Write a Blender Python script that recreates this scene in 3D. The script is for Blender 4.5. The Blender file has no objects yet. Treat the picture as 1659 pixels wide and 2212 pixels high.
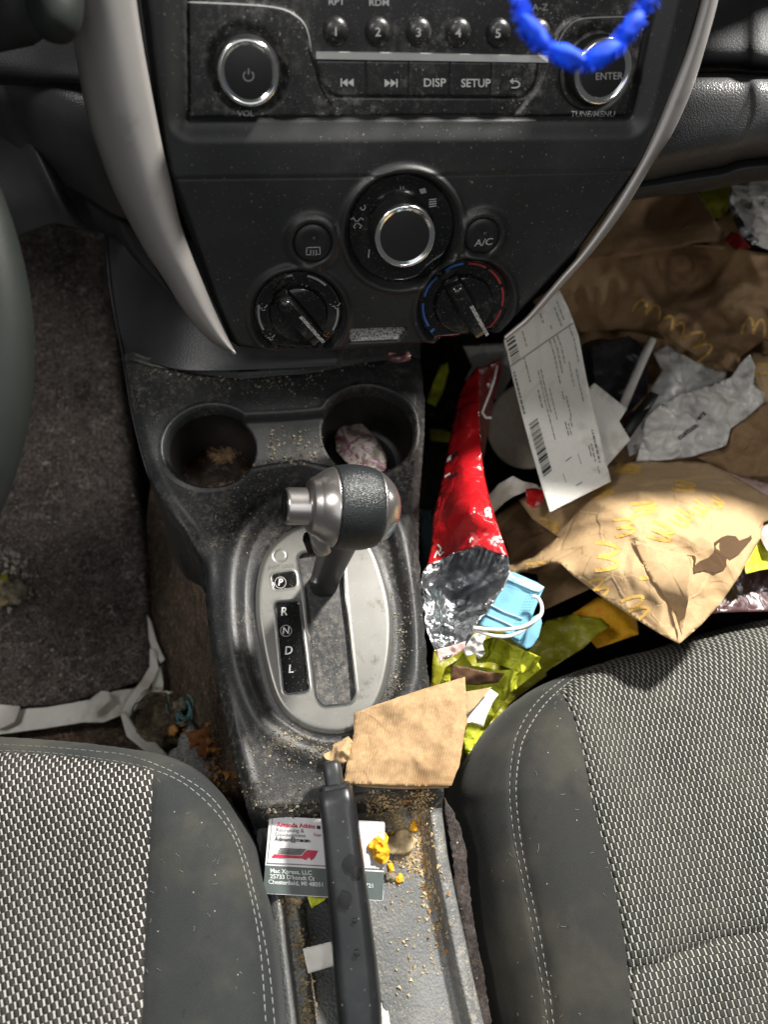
import bpy, math, random
import numpy as np
from mathutils import Vector, noise
from mathutils.geometry import delaunay_2d_cdt
random.seed(7)
RNG = np.random.default_rng(7)
rad = math.radians
SC = bpy.context.scene
COL = SC.collection

# ------------------------------------------------------------------ camera
F = 1663.0                       # focal length in units of a 1659 x 2212 picture
CAM = Vector((0, 0, .85))
psi, th, rho = rad(14), rad(58), rad(8)
fw = Vector((math.sin(psi)*math.cos(th), math.cos(psi)*math.cos(th), -math.sin(th)))
up0 = Vector((math.sin(psi)*math.sin(th), math.cos(psi)*math.sin(th), math.cos(th)))
r0 = Vector((math.cos(psi), -math.sin(psi), 0))
rt = r0*math.cos(rho)+up0*math.sin(rho)
up = -r0*math.sin(rho)+up0*math.cos(rho)
cd = bpy.data.cameras.new('camera')
cam = bpy.data.objects.new('camera', cd); COL.objects.link(cam)
from mathutils import Matrix
cam.matrix_world = Matrix(((rt.x, up.x, -fw.x, CAM.x), (rt.y, up.y, -fw.y, CAM.y), (rt.z, up.z, -fw.z, CAM.z), (0, 0, 0, 1)))
cd.sensor_fit = 'VERTICAL'; cd.sensor_height = 36; cd.lens = 36*F/2212
cd.clip_start = .01; cd.clip_end = 60
cd.dof.use_dof = True; cd.dof.focus_distance = .50; cd.dof.aperture_fstop = 5.6
SC.camera = cam

# ------------------------------------------------------------------ light
W = bpy.data.worlds.new('World'); SC.world = W; W.use_nodes = True
W.node_tree.nodes['Background'].inputs[0].default_value = (.93, .97, 1, 1)
W.node_tree.nodes['Background'].inputs[1].default_value = WORLD_STRENGTH = .085

def lamp(name, loc, target, size, power, colour=(1, 1, 1), shape='DISK', sy=None):
    l = bpy.data.lights.new(name, 'AREA'); l.shape = shape; l.size = size
    if sy: l.size_y = sy
    l.energy = power; l.color = colour
    o = bpy.data.objects.new(name, l); COL.objects.link(o); o.location = loc
    o.rotation_euler = (Vector(target)-Vector(loc)).to_track_quat('-Z', 'Y').to_euler()
    return o
lamp('roof_lamp', (.70, .78, 1.50), (.08, .10, .33), .14, 60.0, (1, .97, .91))
lamp('side_lamp', (-.50, .16, 1.30), (-.12, .45, .25), 0.18, 4.0, (1, .97, .94))
lamp('litter_fill', (.86, .50, .50), (.42, .56, .34), .06, .55, (1, .98, .94))  # added fill that brightens the white bag and upper litter
lamp('cabin_fill', (-.15, -.55, 1.45), (.05, .3, .4), 1.0, 2.7, (.95, .98, 1))  # broad fill added behind the camera to lift the dash
lamp('rear_fill', (.20, -.14, 1.15), (.05, .35, .45), .10, .7, (1, .97, .93))  # small added fill from behind for the dash front
SC.view_settings.view_transform = 'Standard'; SC.view_settings.look = 'None'
SC.view_settings.exposure = 0.0; SC.view_settings.gamma = 1
SC.view_settings.use_curve_mapping = False

# ------------------------------------------------------------------ projection frames
def ray(u, v):
    return fw+rt*((u-829)/F)+up*((1106-v)/F)
def Pd(u, v, d): return CAM+ray(u, v)*d
def Pz(u, v, z):
    r = ray(u, v); return CAM+r*((z-CAM.z)/r.z)
class Frame:
    def __init__(s, o, ex, ey):
        s.o = Vector(o); s.ex = Vector(ex).normalized(); s.ey = Vector(ey).normalized(); s.n = s.ex.cross(s.ey)
    def hit(s, u, v, h=0.):
        r = ray(u, v); t = (s.o+s.n*h-CAM).dot(s.n)/r.dot(s.n)
        p = CAM+r*t-s.o
        return p.dot(s.ex), p.dot(s.ey)
    def w(s, a, b, h=0.): return s.o+s.ex*a+s.ey*b+s.n*h
    def px(s, u, v, h=0.):
        a, b = s.hit(u, v, h); return s.w(a, b, h)
    def hitH(s, u, v, hf, it=4):
        h = 0.
        for _ in range(it):
            a, b = s.hit(u, v, h); h = float(hf(np.array([a]), np.array([b]))[0])
        return a, b, h
al, ga = rad(22), rad(7)
DASH = Frame(Pd(829, 300, .42), (1, 0, 0), (0, math.sin(al), math.cos(al)))
CON = Frame(Pd(700, 1390, .53), (1, 0, 0), (0, math.cos(ga), math.sin(ga)))
def level(z): return Frame((0, 0, z), (1, 0, 0), (0, 1, 0))

# ------------------------------------------------------------------ curves and distance fields
def cr(pts, n=8, closed=False):
    P = [tuple(map(float, p)) for p in pts]; m = len(P); out = []
    rng = range(m) if closed else range(m-1)
    for i in rng:
        g = lambda k: P[k % m] if closed else P[max(0, min(m-1, k))]
        a, b, c, d = map(np.array, (g(i-1), g(i), g(i+1), g(i+2)))
        for k in range(n):
            t = k/n
            out.append(.5*((2*b)+(-a+c)*t+(2*a-5*b+4*c-d)*t*t+(-a+3*b-3*c+d)*t**3))
    if not closed: out.append(np.array(P[-1]))
    return np.array(out)
def dens(pts, step):
    out = []
    for i in range(len(pts)-1):
        a, b = np.array(pts[i], float), np.array(pts[i+1], float)
        k = max(1, int(np.hypot(*(b-a)[:2])/step))
        out += [a+(b-a)*j/k for j in range(k)]
    out.append(np.array(pts[-1], float))
    return np.array(out)
def sdf(X, Y, poly, closed=True):
    poly = np.asarray(poly)[:, :2]; n = len(poly)
    d = np.full(X.shape, 1e9); ins = np.zeros(X.shape, bool)
    for i in range(n if closed else n-1):
        x1, y1 = poly[i]; x2, y2 = poly[(i+1) % n]
        ex, ey = x2-x1, y2-y1; L = ex*ex+ey*ey+1e-18
        t = np.clip(((X-x1)*ex+(Y-y1)*ey)/L, 0, 1)
        d = np.minimum(d, (X-x1-t*ex)**2+(Y-y1-t*ey)**2)
        if closed and y1 != y2:
            c = ((y1 > Y) != (y2 > Y)) & (X < (x2-x1)*(Y-y1)/(y2-y1)+x1)
            ins ^= c
    d = np.sqrt(d)
    return np.where(ins, -d, d) if closed else d
def ss(x, a, b):
    t = np.clip((x-a)/(b-a), 0, 1); return t*t*(3-2*t)
def rrect(pts, r, n=5):
    """round the corners of a polygon"""
    out = []; m = len(pts)
    for i in range(m):
        p0, p1, p2 = (np.array(pts[(i+k-1) % m], float) for k in range(3))
        d0 = (p0-p1); d2 = (p2-p1); l0 = np.linalg.norm(d0); l2 = np.linalg.norm(d2)
        q = min(r, l0*.45, l2*.45); a = p1+d0/l0*q; b = p1+d2/l2*q
        for k in range(n+1):
            t = k/n; out.append((1-t)**2*a+2*t*(1-t)*p1+t*t*b)
    return np.array(out)

# ------------------------------------------------------------------ objects
ORI = {}
def thing(name, label, cat, loc, group=None):
    o = bpy.data.objects.new(name, None); COL.objects.link(o); o.location = loc; o.empty_display_size = .01
    o['label'] = label; o['category'] = cat
    if group: o['group'] = group
    ORI[o] = Vector(loc); return o
def mk(name, verts, faces, m, parent=None, smooth=True, solid=0, tagd=None, off=-1):
    me = bpy.data.meshes.new(name); o = bpy.data.objects.new(name, me)
    if parent is not None: org = ORI[parent]
    else:
        v = np.array([tuple(p) for p in verts]); c = (v.min(0)+v.max(0))/2; org = Vector((c[0], c[1], v[:, 2].min()))
    if isinstance(verts, np.ndarray): vv = (verts-np.array(org)).tolist()
    else: vv = [tuple(Vector(p)-org) for p in verts]
    me.from_pydata(vv, [], faces); me.update()
    me.materials.append(m)
    me.polygons.foreach_set('use_smooth', [smooth]*len(me.polygons))
    COL.objects.link(o); ORI[o] = org
    if parent is not None:
        o.parent = parent
    if parent is None: o.location = org
    if solid:
        s = o.modifiers.new('thickness', 'SOLIDIFY'); s.thickness = solid; s.offset = off
    if tagd:
        for k, q in zip(('label', 'category', 'group'), tagd):
            if q: o[k] = q
    return o
def struct(o): o['kind'] = 'structure'; return o

class GridF:
    def __init__(s, hf, a0, a1, b0, b1, step):
        s.a0, s.b0, s.st = a0, b0, step; s.na, s.nb = int((a1-a0)/step)+2, int((b1-b0)/step)+2
        A, B = np.meshgrid(a0+np.arange(s.na)*step, b0+np.arange(s.nb)*step, indexing='xy'); s.H = hf(A, B)
    def __call__(s, A, B):
        x = np.clip((np.asarray(A, float)-s.a0)/s.st, 0, s.na-1.001); y = np.clip((np.asarray(B, float)-s.b0)/s.st, 0, s.nb-1.001)
        i = x.astype(int); j = y.astype(int); f = x-i; g = y-j; H = s.H
        return H[j, i]*(1-f)*(1-g)+H[j, i+1]*f*(1-g)+H[j+1, i]*(1-f)*g+H[j+1, i+1]*f*g
def hfield(frame, a0, a1, b0, b1, step, hf, regs, classify, snaps=()):
    """height sheet over a frame; regs = [(name, material, parent)], classify(A,B) -> index or -1"""
    na, nb = int((a1-a0)/step)+1, int((b1-b0)/step)+1
    A, B = np.meshgrid(a0+np.arange(na)*step, b0+np.arange(nb)*step, indexing='xy')
    A = A.astype(float).copy(); B = B.astype(float).copy()
    for poly, closed in snaps:
        P = np.asarray(poly)[:, :2]
        Q = dens(list(map(tuple, P))+([tuple(P[0])] if closed else []), step*.15)
        keep = (Q[:, 0] > a0-step) & (Q[:, 0] < a1+step) & (Q[:, 1] > b0-step) & (Q[:, 1] < b1+step)
        Q = Q[keep]
        ia = np.clip(np.round((Q[:, 0]-a0)/step).astype(int), 0, na-1)
        ib = np.clip(np.round((Q[:, 1]-b0)/step).astype(int), 0, nb-1)
        gx, gy = a0+ia*step, b0+ib*step
        dd = (Q[:, 0]-gx)**2+(Q[:, 1]-gy)**2
        o = np.argsort(-dd)
        A[ib[o], ia[o]] = Q[o, 0]; B[ib[o], ia[o]] = Q[o, 1]
    H = hf(A, B)
    o3, ex, ey, n = (np.array(q) for q in (frame.o, frame.ex, frame.ey, frame.n))
    V = (o3+A[..., None]*ex+B[..., None]*ey+H[..., None]*n).reshape(-1, 3)
    idx = np.arange(na*nb).reshape(nb, na)
    fc = np.stack([idx[:-1, :-1], idx[:-1, 1:], idx[1:, 1:], idx[1:, :-1]], -1).reshape(-1, 4)
    ca = A.reshape(-1)[fc].mean(1); cb = B.reshape(-1)[fc].mean(1)
    cl = classify(ca, cb); res = []
    for k, (name, m, parent) in enumerate(regs):
        f = fc[cl == k]
        if len(f) == 0: res.append(None); continue
        used, inv = np.unique(f, return_inverse=True)
        o = mk(name, V[used], inv.reshape(-1, 4).tolist(), m, parent)
        uv = o.data.uv_layers.new(name='cloth')
        co = np.stack([A.reshape(-1)[used], B.reshape(-1)[used]], -1)[inv.reshape(-1)]
        uv.data.foreach_set('uv', co.astype(np.float32).ravel())
        res.append(o)
    return res

def patch(name, rows, m, parent=None, n=8, solid=.002, smooth=True, tagd=None, bend=None):
    """bicubic sheet through a lattice of (u, v, depth)"""
    R1 = [cr(r, n) for r in rows]; k = len(R1[0])
    G = np.array([cr([R1[i][j] for i in range(len(R1))], n) for j in range(k)])
    V = []; na, nb = G.shape[:2]
    for i in range(na):
        for j in range(nb):
            u, v, d = G[i, j]
            V.append(Pd(u, v, d))
    Fc = [(i*nb+j, i*nb+j+1, (i+1)*nb+j+1, (i+1)*nb+j) for i in range(na-1) for j in range(nb-1)]
    return mk(name, V, Fc, m, parent, smooth, solid, tagd)

def lathe(name, c, axis, prof, m, parent=None, n=48, smooth=True, sx=None, scale=(1, 1), tagd=None):
    ax = Vector(axis).normalized(); t = Vector(sx) if sx else Vector((1, 0, 0))
    t = (t-ax*t.dot(ax)).normalized(); b = ax.cross(t); V = []; Fc = []
    for r, h in prof:
        for k in range(n):
            a = 2*math.pi*k/n
            V.append(Vector(c)+ax*h+t*(r*scale[0]*math.cos(a))+b*(r*scale[1]*math.sin(a)))
    m2 = len(prof)
    for i in range(m2-1):
        for k in range(n):
            Fc.append((i*n+k, i*n+(k+1) % n, (i+1)*n+(k+1) % n, (i+1)*n+k))
    Fc.append(tuple(range(n-1, -1, -1))); Fc.append(tuple(range((m2-1)*n, m2*n)))
    o = mk(name, V, Fc, m, parent, smooth, 0, tagd)
    return o
def sharp(o, ang=35):
    try: o.data.set_sharp_from_angle(angle=rad(ang))
    except Exception: pass
    return o

def tube(name, pts, r, m, parent=None, n=8, closed=False, tagd=None, flat=1., jit=0):
    P = [Vector(p) for p in pts]; V = []; Fc = []; k = len(P); prev = None
    rr = r if hasattr(r, '__len__') else [r]*k
    for i, p in enumerate(P):
        a = P[(i-1) % k] if (closed or i > 0) else P[i]; b = P[(i+1) % k] if (closed or i < k-1) else P[i]
        d = (b-a).normalized()
        if prev is None: t = d.orthogonal().normalized()
        else:
            t = prev-d*prev.dot(d); t.normalize()
        prev = t; s = d.cross(t)
        for j in range(n):
            an = 2*math.pi*j/n; q = rr[i]*(1+jit*(noise.noise(p*300+Vector((j, 0, 0)))))
            V.append(p+t*(q*math.cos(an))+s*(q*flat*math.sin(an)))
    for i in range(k if closed else k-1):
        for j in range(n):
            Fc.append((i*n+j, i*n+(j+1) % n, ((i+1) % k)*n+(j+1) % n, ((i+1) % k)*n+j))
    if not closed: Fc += [tuple(range(n-1, -1, -1)), tuple(range((k-1)*n, k*n))]
    return mk(name, V, Fc, m, parent, True, 0, tagd)

# thin plate spline
def tps(P, Z):
    P = np.array(P, float)/500; Z = np.array(Z, float); n = len(P)
    def U(r2): return np.where(r2 > 1e-12, r2*np.log(r2+1e-12), 0)
    K = U(((P[:, None]-P[None])**2).sum(-1))+np.eye(n)*1e-3
    Q = np.hstack([np.ones((n, 1)), P]); A = np.block([[K, Q], [Q.T, np.zeros((3, 3))]])
    w = np.linalg.lstsq(A, np.concatenate([Z, np.zeros(3)]), rcond=None)[0]
    def f(u, v):
        x = np.array([u, v], float)/500; r2 = ((P-x)**2).sum(-1)
        return float(U(r2)@w[:n]+w[n]+w[n+1:]@x)
    return f
def crum(x, y, amp, sc, seed):
    """creases: ridged noise on several scales plus straight folds"""
    s = seed*7.31; v = 0
    q = Vector((x/sc+s, y/sc-s, s))
    v += (.5-abs(noise.noise(q)))*1.0
    v += (.4-abs(noise.noise(q*2.3+Vector((5, 1, 2)))))*.45
    v += (.4-abs(noise.noise(q*5.1+Vector((1, 7, 3)))))*.16
    wx = noise.noise(q*.6)*.6
    for k in range(3):
        an = s*1.7+k*1.9; t = (x*math.cos(an)+y*math.sin(an))/(sc*1.6)+wx+k*.37
        v += abs((t % 1)-.5)*.5*(noise.noise(q*.5+Vector((k, k, 0)))+.5)
    return (v-.75)*amp
def inpoly(x, y, P):
    c = False; n = len(P)
    for i in range(n):
        x1, y1 = P[i][0], P[i][1]; x2, y2 = P[(i+1) % n][0], P[(i+1) % n][1]
        if (y1 > y) != (y2 > y) and x < (x2-x1)*(y-y1)/(y2-y1)+x1: c = not c
    return c
def sheet(name, outline, m, parent=None, inner=(), step=9, cr_=(.003, .05, 1), thick=.0004, smooth=True,
          rough_edge=0, tagd=None, creases=(), z0=None):
    """a sheet of paper, film or cloth: outline and inner points (u, v, world height)"""
    O = [tuple(p) if len(p) == 3 else (p[0], p[1], z0) for p in outline]
    I = [tuple(p) if len(p) == 3 else (p[0], p[1], z0) for p in inner]
    fz = tps([p[:2] for p in O+I], [p[2] for p in O+I])
    loop = dens(O+[O[0]], step)[:-1]
    if rough_edge:
        loop = np.array([(p[0]+random.uniform(-1, 1)*rough_edge, p[1]+random.uniform(-1, 1)*rough_edge, p[2]) for p in loop])
    us, vs = loop[:, 0], loop[:, 1]; pts = [Vector((p[0], p[1])) for p in loop]; nl = len(pts)
    edges = [(i, (i+1) % nl) for i in range(nl)]
    for c in creases:
        q = dens(c, step); b = len(pts)
        pts += [Vector((p[0], p[1])) for p in q]; edges += [(b+i, b+i+1) for i in range(len(q)-1)]
    v = vs.min()+step*.6; row = 0
    lp = [(p.x, p.y) for p in pts[:nl]]
    LA = np.array(lp)
    while v < vs.max():
        u = us.min()+step*(.3+.5*(row % 2))
        while u < us.max():
            a, b = u+random.uniform(-.15, .15)*step, v+random.uniform(-.15, .15)*step
            if inpoly(a, b, lp) and ((LA-(a, b))**2).sum(1).min() > (step*.45)**2: pts.append(Vector((a, b)))
            u += step
        v += step*.87; row += 1
    vo, _, fo, *_ = delaunay_2d_cdt(pts, edges, [list(range(nl))], 1, 1e-5)
    fo = [tuple(f) for f in fo if inpoly(sum(vo[i].x for i in f)/3, sum(vo[i].y for i in f)/3, lp)]
    amp, sc, seed = cr_
    def S(u, v, off=0.):
        z = fz(u, v); p = Pz(u, v, z)
        if amp: p = Pz(u, v, z+crum(p.x, p.y, amp, sc, seed))
        if off: p = p+(CAM-p).normalized()*off
        return p
    V = [S(p.x, p.y) for p in vo]
    # face the viewer
    Fc = []
    for f in fo:
        a, b, c = V[f[0]], V[f[1]], V[f[2]]
        Fc.append(f if (b-a).cross(c-a).dot(CAM-a) > 0 else tuple(reversed(f)))
    o = mk(name, V, Fc, m, parent, smooth, thick, tagd)
    return o, S

def ribbon(S, lines, w, off=.0005, step=6):
    """strokes drawn on a surface S(u, v, off); lines = list of px polylines; returns verts, faces"""
    V = []; Fc = []
    for L in lines:
        q = dens(L, step); b = len(V); n = len(q)
        for i in range(n):
            a = q[max(0, i-1)][:2]; c = q[min(n-1, i+1)][:2]; d = c-a; l = np.hypot(*d)+1e-9
            nx, ny = -d[1]/l*w/2, d[0]/l*w/2
            V.append(S(q[i][0]+nx, q[i][1]+ny, off)); V.append(S(q[i][0]-nx, q[i][1]-ny, off))
        Fc += [(b+2*i, b+2*i+1, b+2*i+3, b+2*i+2) for i in range(n-1)]
    return V, Fc
def facing(V, Fc):
    out = []
    for f in Fc:
        a, b, c = V[f[0]], V[f[1]], V[f[2]]
        out.append(tuple(f) if (b-a).cross(c-a).dot(CAM-a) > 0 else tuple(reversed(f)))
    return out
def marks(name, S, lines, w, m, parent, off=.0005, step=6):
    V, Fc = ribbon(S, lines, w, off, step)
    return mk(name, V, facing(V, Fc), m, parent, False)
def textmesh(s, bold=0., res=3):
    c = bpy.data.curves.new('t', 'FONT'); c.body = s; c.align_x = 'CENTER'; c.align_y = 'CENTER'; c.offset = bold; c.resolution_u = res
    o = bpy.data.objects.new('t', c); COL.objects.link(o)
    dg = bpy.context.evaluated_depsgraph_get(); me = bpy.data.meshes.new_from_object(o.evaluated_get(dg))
    V = [tuple(v.co) for v in me.vertices]; Fc = [tuple(p.vertices) for p in me.polygons]
    bpy.data.objects.remove(o); bpy.data.curves.remove(c); bpy.data.meshes.remove(me)
    return V, Fc
def text(name, s, S, at, ex, ey, m, parent, off=.0005, bold=.01):
    """at: centre in px; ex, ey: px vectors of one em to the right and up"""
    V, Fc = textmesh(s, bold)
    if not V: return None
    W_ = [S(at[0]+x*ex[0]+y*ey[0], at[1]+x*ex[1]+y*ey[1], off) for x, y, _ in V]
    return mk(name, W_, facing(W_, Fc), m, parent, False)
def onframe(fr, h=0.):
    return lambda u, v, off=0.: fr.px(u, v, h+off)
def join(parts):
    V = []; Fc = []
    for a, b in parts:
        k = len(V); V += list(a); Fc += [tuple(i+k for i in f) for f in b]
    return V, Fc

# ------------------------------------------------------------------ materials
class NB:
    def __init__(s, name):
        s.m = bpy.data.materials.new(name); s.m.use_nodes = True; s.t = s.m.node_tree; s.b = s.t.nodes['Principled BSDF']
        s.tc = s.t.nodes.new('ShaderNodeTexCoord')
    def n(s, typ, **k):
        q = s.t.nodes.new(typ)
        for a, b in k.items(): setattr(q, a, b)
        return q
    def l(s, a, b): s.t.links.new(a, b)
    def math(s, op, a, b=None, c=None, clamp=False):
        q = s.n('ShaderNodeMath', operation=op); q.use_clamp = clamp
        for i, x in enumerate((a, b, c)):
            if x is None: continue
            if isinstance(x, (int, float)): q.inputs[i].default_value = x
            else: s.l(x, q.inputs[i])
        return q.outputs[0]
    def noise(s, scale, detail=3, rough=.55, out='Object', dist=0., vec=None):
        q = s.n('ShaderNodeTexNoise'); q.inputs['Scale'].default_value = scale; q.inputs['Detail'].default_value = detail
        q.inputs['Roughness'].default_value = rough; q.inputs['Distortion'].default_value = dist
        s.l(vec or s.tc.outputs[out], q.inputs['Vector']); return q.outputs[0]
    def vor(s, scale, feature='F1', out='Object', rnd=1.):
        q = s.n('ShaderNodeTexVoronoi', feature=feature); q.inputs['Scale'].default_value = scale; q.inputs['Randomness'].default_value = rnd
        s.l(s.tc.outputs[out], q.inputs['Vector']); return q
    def step(s, x, a, b):
        q = s.n('ShaderNodeMapRange', interpolation_type='SMOOTHSTEP'); q.inputs[1].default_value = a; q.inputs[2].default_value = b
        s.l(x, q.inputs[0]); return q.outputs[0]
    def mix(s, f, a, b):
        q = s.n('ShaderNodeMix', data_type='RGBA')
        for i, x in ((0, f), (6, a), (7, b)):
            if isinstance(x, (int, float)): q.inputs[i].default_value = x
            elif isinstance(x, (tuple, list)): q.inputs[i].default_value = (*x, 1)
            else: s.l(x, q.inputs[i])
        return q.outputs[2]
    def col(s, x):
        if isinstance(x, (tuple, list)): s.b.inputs['Base Color'].default_value = (*x, 1)
        else: s.l(x, s.b.inputs['Base Color'])
    def rough(s, x):
        if isinstance(x, (int, float)): s.b.inputs['Roughness'].default_value = x
        else: s.l(x, s.b.inputs['Roughness'])
    def bump(s, h, dist, strength=1., prev=None):
        q = s.n('ShaderNodeBump'); q.inputs['Distance'].default_value = dist; q.inputs['Strength'].default_value = strength
        s.l(h, q.inputs['Height'])
        if prev is not None: s.l(prev, q.inputs['Normal'])
        s.l(q.outputs[0], s.b.inputs['Normal']); return q.outputs[0]

def plastic(name, base, rough=.45, grain=900, gd=.00012, dust=.3, dcol=(.30, .27, .22), patchy=30, lint=True, metal=0., pthr=.45, speck=500, wear=0., spec=.5):
    q = NB(name); c = base
    mot = q.noise(18, 4, .6)
    c = q.mix(q.step(mot, .35, .75), base, tuple(min(1, x*1.5+.006) for x in base))
    if wear: c = q.mix(q.math('MULTIPLY', q.step(q.noise(60, 6, .7), .5, .75), wear), c, (.12, .11, .095))
    if dust:
        area = q.step(q.noise(patchy, 5, .65), pthr, pthr+.25)
        film = q.math('MULTIPLY', q.step(q.noise(220, 4, .7), .42, .72), q.math('MULTIPLY', area, min(1., dust*.8)))
        c = q.mix(film, c, dcol)
        vo = q.vor(speck); cell = q.n('ShaderNodeSeparateColor'); q.l(vo.outputs['Color'], cell.inputs[0])
        sp = q.math('MULTIPLY', q.step(vo.outputs['Distance'], .30, .18), q.math('GREATER_THAN', cell.outputs[0], 1-.22*dust))
        sp = q.math('MULTIPLY', sp, q.math('ADD', area, .25), clamp=True)
        v2 = q.vor(speck*2.3); c2 = q.n('ShaderNodeSeparateColor'); q.l(v2.outputs['Color'], c2.inputs[0])
        s2 = q.math('MULTIPLY', q.step(v2.outputs['Distance'], .35, .2), q.math('GREATER_THAN', c2.outputs[0], 1-.28*dust))
        s2 = q.math('MULTIPLY', s2, q.math('ADD', area, .35), clamp=True)
        al_ = q.math('MAXIMUM', q.math('MULTIPLY', sp, .7), q.math('MULTIPLY', s2, .55))
        c = q.mix(al_, c, tuple(min(1, x*1.6) for x in dcol))
        q.rough(q.math('ADD', rough, q.math('MULTIPLY', q.math('ADD', al_, film, clamp=True), .35), clamp=True))
    else: q.rough(q.math('ADD', rough-.06, q.math('MULTIPLY', q.noise(40, 4), .12)))
    q.col(c); q.b.inputs['Metallic'].default_value = metal; q.b.inputs['Specular IOR Level'].default_value = spec
    h = q.vor(grain, 'SMOOTH_F1').outputs['Distance']
    p = q.bump(h, gd, .8)
    if dust: q.bump(al_, .0004, .6, p)
    return q.m
def metalm(name, base, rough=.3, metal=1., scratch=.1, dirt=0., flake=True):
    q = NB(name); c = base
    if dirt:
        a = q.step(q.noise(55, 6, .7), .56, .70); c = q.mix(q.math('MULTIPLY', a, dirt), base, (.12, .11, .09))
        v = q.vor(620); cc = q.n('ShaderNodeSeparateColor'); q.l(v.outputs['Color'], cc.inputs[0])
        sp = q.math('MULTIPLY', q.step(v.outputs['Distance'], .3, .2), q.math('GREATER_THAN', cc.outputs[0], .90))
        c = q.mix(q.math('MULTIPLY', sp, dirt), c, (.35, .31, .22))
        sm = q.step(q.noise(14, 3), .4, .7); c = q.mix(q.math('MULTIPLY', sm, .25*dirt), c, (.33, .32, .28))
    q.col(c); q.b.inputs['Metallic'].default_value = metal
    q.rough(q.math('ADD', rough-.05, q.math('MULTIPLY', q.noise(30, 5, .65), .12+scratch)))
    if flake: q.bump(q.noise(2500, 2), .00002, .5)
    return q.m
def paper(name, base, rough=.75, fibre=.12, crease=.0012, csc=22, stain=None, trans=0., coat=0., spec=.3, ribs=0., fac=.16):
    q = NB(name)
    f = q.noise(260, 5, .7); g = q.noise(22, 4, .6)
    c = q.mix(q.step(f, .3, .75), tuple(x*(1-fibre) for x in base), base)
    c = q.mix(q.math('MULTIPLY', q.step(g, .4, .75), .35), c, tuple(x*.8 for x in base))
    if stain: c = q.mix(q.math('MULTIPLY', q.step(q.noise(stain[1], 5, .6), .54, .66), stain[2]), c, stain[0])
    q.col(c); q.rough(rough); q.b.inputs['Specular IOR Level'].default_value = spec
    if coat: q.b.inputs['Coat Weight'].default_value = coat; q.b.inputs['Coat Roughness'].default_value = .15
    w = q.noise(csc*.5, 3, .5)
    vv = q.n('ShaderNodeVectorMath', operation='ADD'); nn = q.n('ShaderNodeTexNoise'); nn.inputs['Scale'].default_value = csc*.8
    q.l(q.tc.outputs['Object'], nn.inputs['Vector']); sc = q.n('ShaderNodeVectorMath', operation='SCALE'); sc.inputs[3].default_value = .03
    q.l(nn.outputs['Color'], sc.inputs[0]); q.l(q.tc.outputs['Object'], vv.inputs[0]); q.l(sc.outputs[0], vv.inputs[1])
    vo = q.n('ShaderNodeTexVoronoi', feature='DISTANCE_TO_EDGE'); vo.inputs['Scale'].default_value = csc; q.l(vv.outputs[0], vo.inputs['Vector'])
    v2 = q.n('ShaderNodeTexVoronoi', feature='DISTANCE_TO_EDGE'); v2.inputs['Scale'].default_value = csc*2.7; q.l(vv.outputs[0], v2.inputs['Vector'])
    h = q.math('ADD', q.math('MULTIPLY', q.math('MINIMUM', v2.outputs[0], .12), .5), q.math('MULTIPLY', w, .25))
    p = q.bump(h, crease, .6)
    for k_, am in ((.33, 1.), (.9, .45)):
        rg_ = q.n('ShaderNodeTexNoise'); rg_.noise_type = 'RIDGED_MULTIFRACTAL'; rg_.inputs['Scale'].default_value = csc*k_; rg_.inputs['Detail'].default_value = 2.5
        rg_.inputs['Roughness'].default_value = .45; rg_.inputs['Distortion'].default_value = .25; rg_.inputs['Lacunarity'].default_value = 2.3
        q.l(q.tc.outputs['Object'], rg_.inputs['Vector']); p = q.bump(rg_.outputs[0], crease*1.5*am, 1., p)
    for k_, am in ((.55, 1.), (1.6, .75), (4.2, .45)):
        fc = q.n('ShaderNodeTexVoronoi', feature='SMOOTH_F1'); fc.inputs['Scale'].default_value = csc*k_; fc.inputs['Smoothness'].default_value = .12
        q.l(vv.outputs[0], fc.inputs['Vector'])
        sb = q.n('ShaderNodeVectorMath', operation='SUBTRACT'); q.l(vv.outputs[0], sb.inputs[0]); q.l(fc.outputs['Position'], sb.inputs[1])
        cc_ = q.n('ShaderNodeVectorMath', operation='SUBTRACT'); q.l(fc.outputs['Color'], cc_.inputs[0]); cc_.inputs[1].default_value = (.5, .5, .5)
        dt = q.n('ShaderNodeVectorMath', operation='DOT_PRODUCT'); q.l(sb.outputs[0], dt.inputs[0]); q.l(cc_.outputs[0], dt.inputs[1])
        p = q.bump(dt.outputs['Value'], min(1.0, crease*190*am), min(1., fac*(1 if k_ < 1 else 1.4)), p)
    if ribs:
        wv = q.n('ShaderNodeTexWave'); wv.inputs['Scale'].default_value = ribs; wv.inputs['Distortion'].default_value = 1.2
        q.l(q.tc.outputs['Object'], wv.inputs['Vector']); p = q.bump(wv.outputs[0], .00018, .6, p)
    q.bump(f, .0002, .4, p)
    if trans:
        q.b.inputs['Transmission Weight'].default_value = 0
        tr = q.n('ShaderNodeBsdfTranslucent'); tr.inputs[0].default_value = (*base, 1); mx = q.n('ShaderNodeMixShader'); mx.inputs[0].default_value = trans
        out = q.t.nodes['Material Output']; q.l(q.b.outputs[0], mx.inputs[1]); q.l(tr.outputs[0], mx.inputs[2]); q.l(mx.outputs[0], out.inputs[0])
    return q.m
def flat(name, base, rough=.6, metal=0., spec=.4, var=.15):
    q = NB(name)
    q.col(q.mix(q.step(q.noise(180, 4, .6), .3, .7), tuple(x*(1-var) for x in base), base)); q.rough(rough); q.b.inputs['Metallic'].default_value = metal
    q.b.inputs['Specular IOR Level'].default_value = spec; return q.m
def chrome(name='chrome'):
    q = NB(name); q.col((.82, .82, .8)); q.b.inputs['Metallic'].default_value = 1
    q.rough(q.math('ADD', .07, q.math('MULTIPLY', q.noise(90, 5, .7), .16))); return q.m
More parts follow.
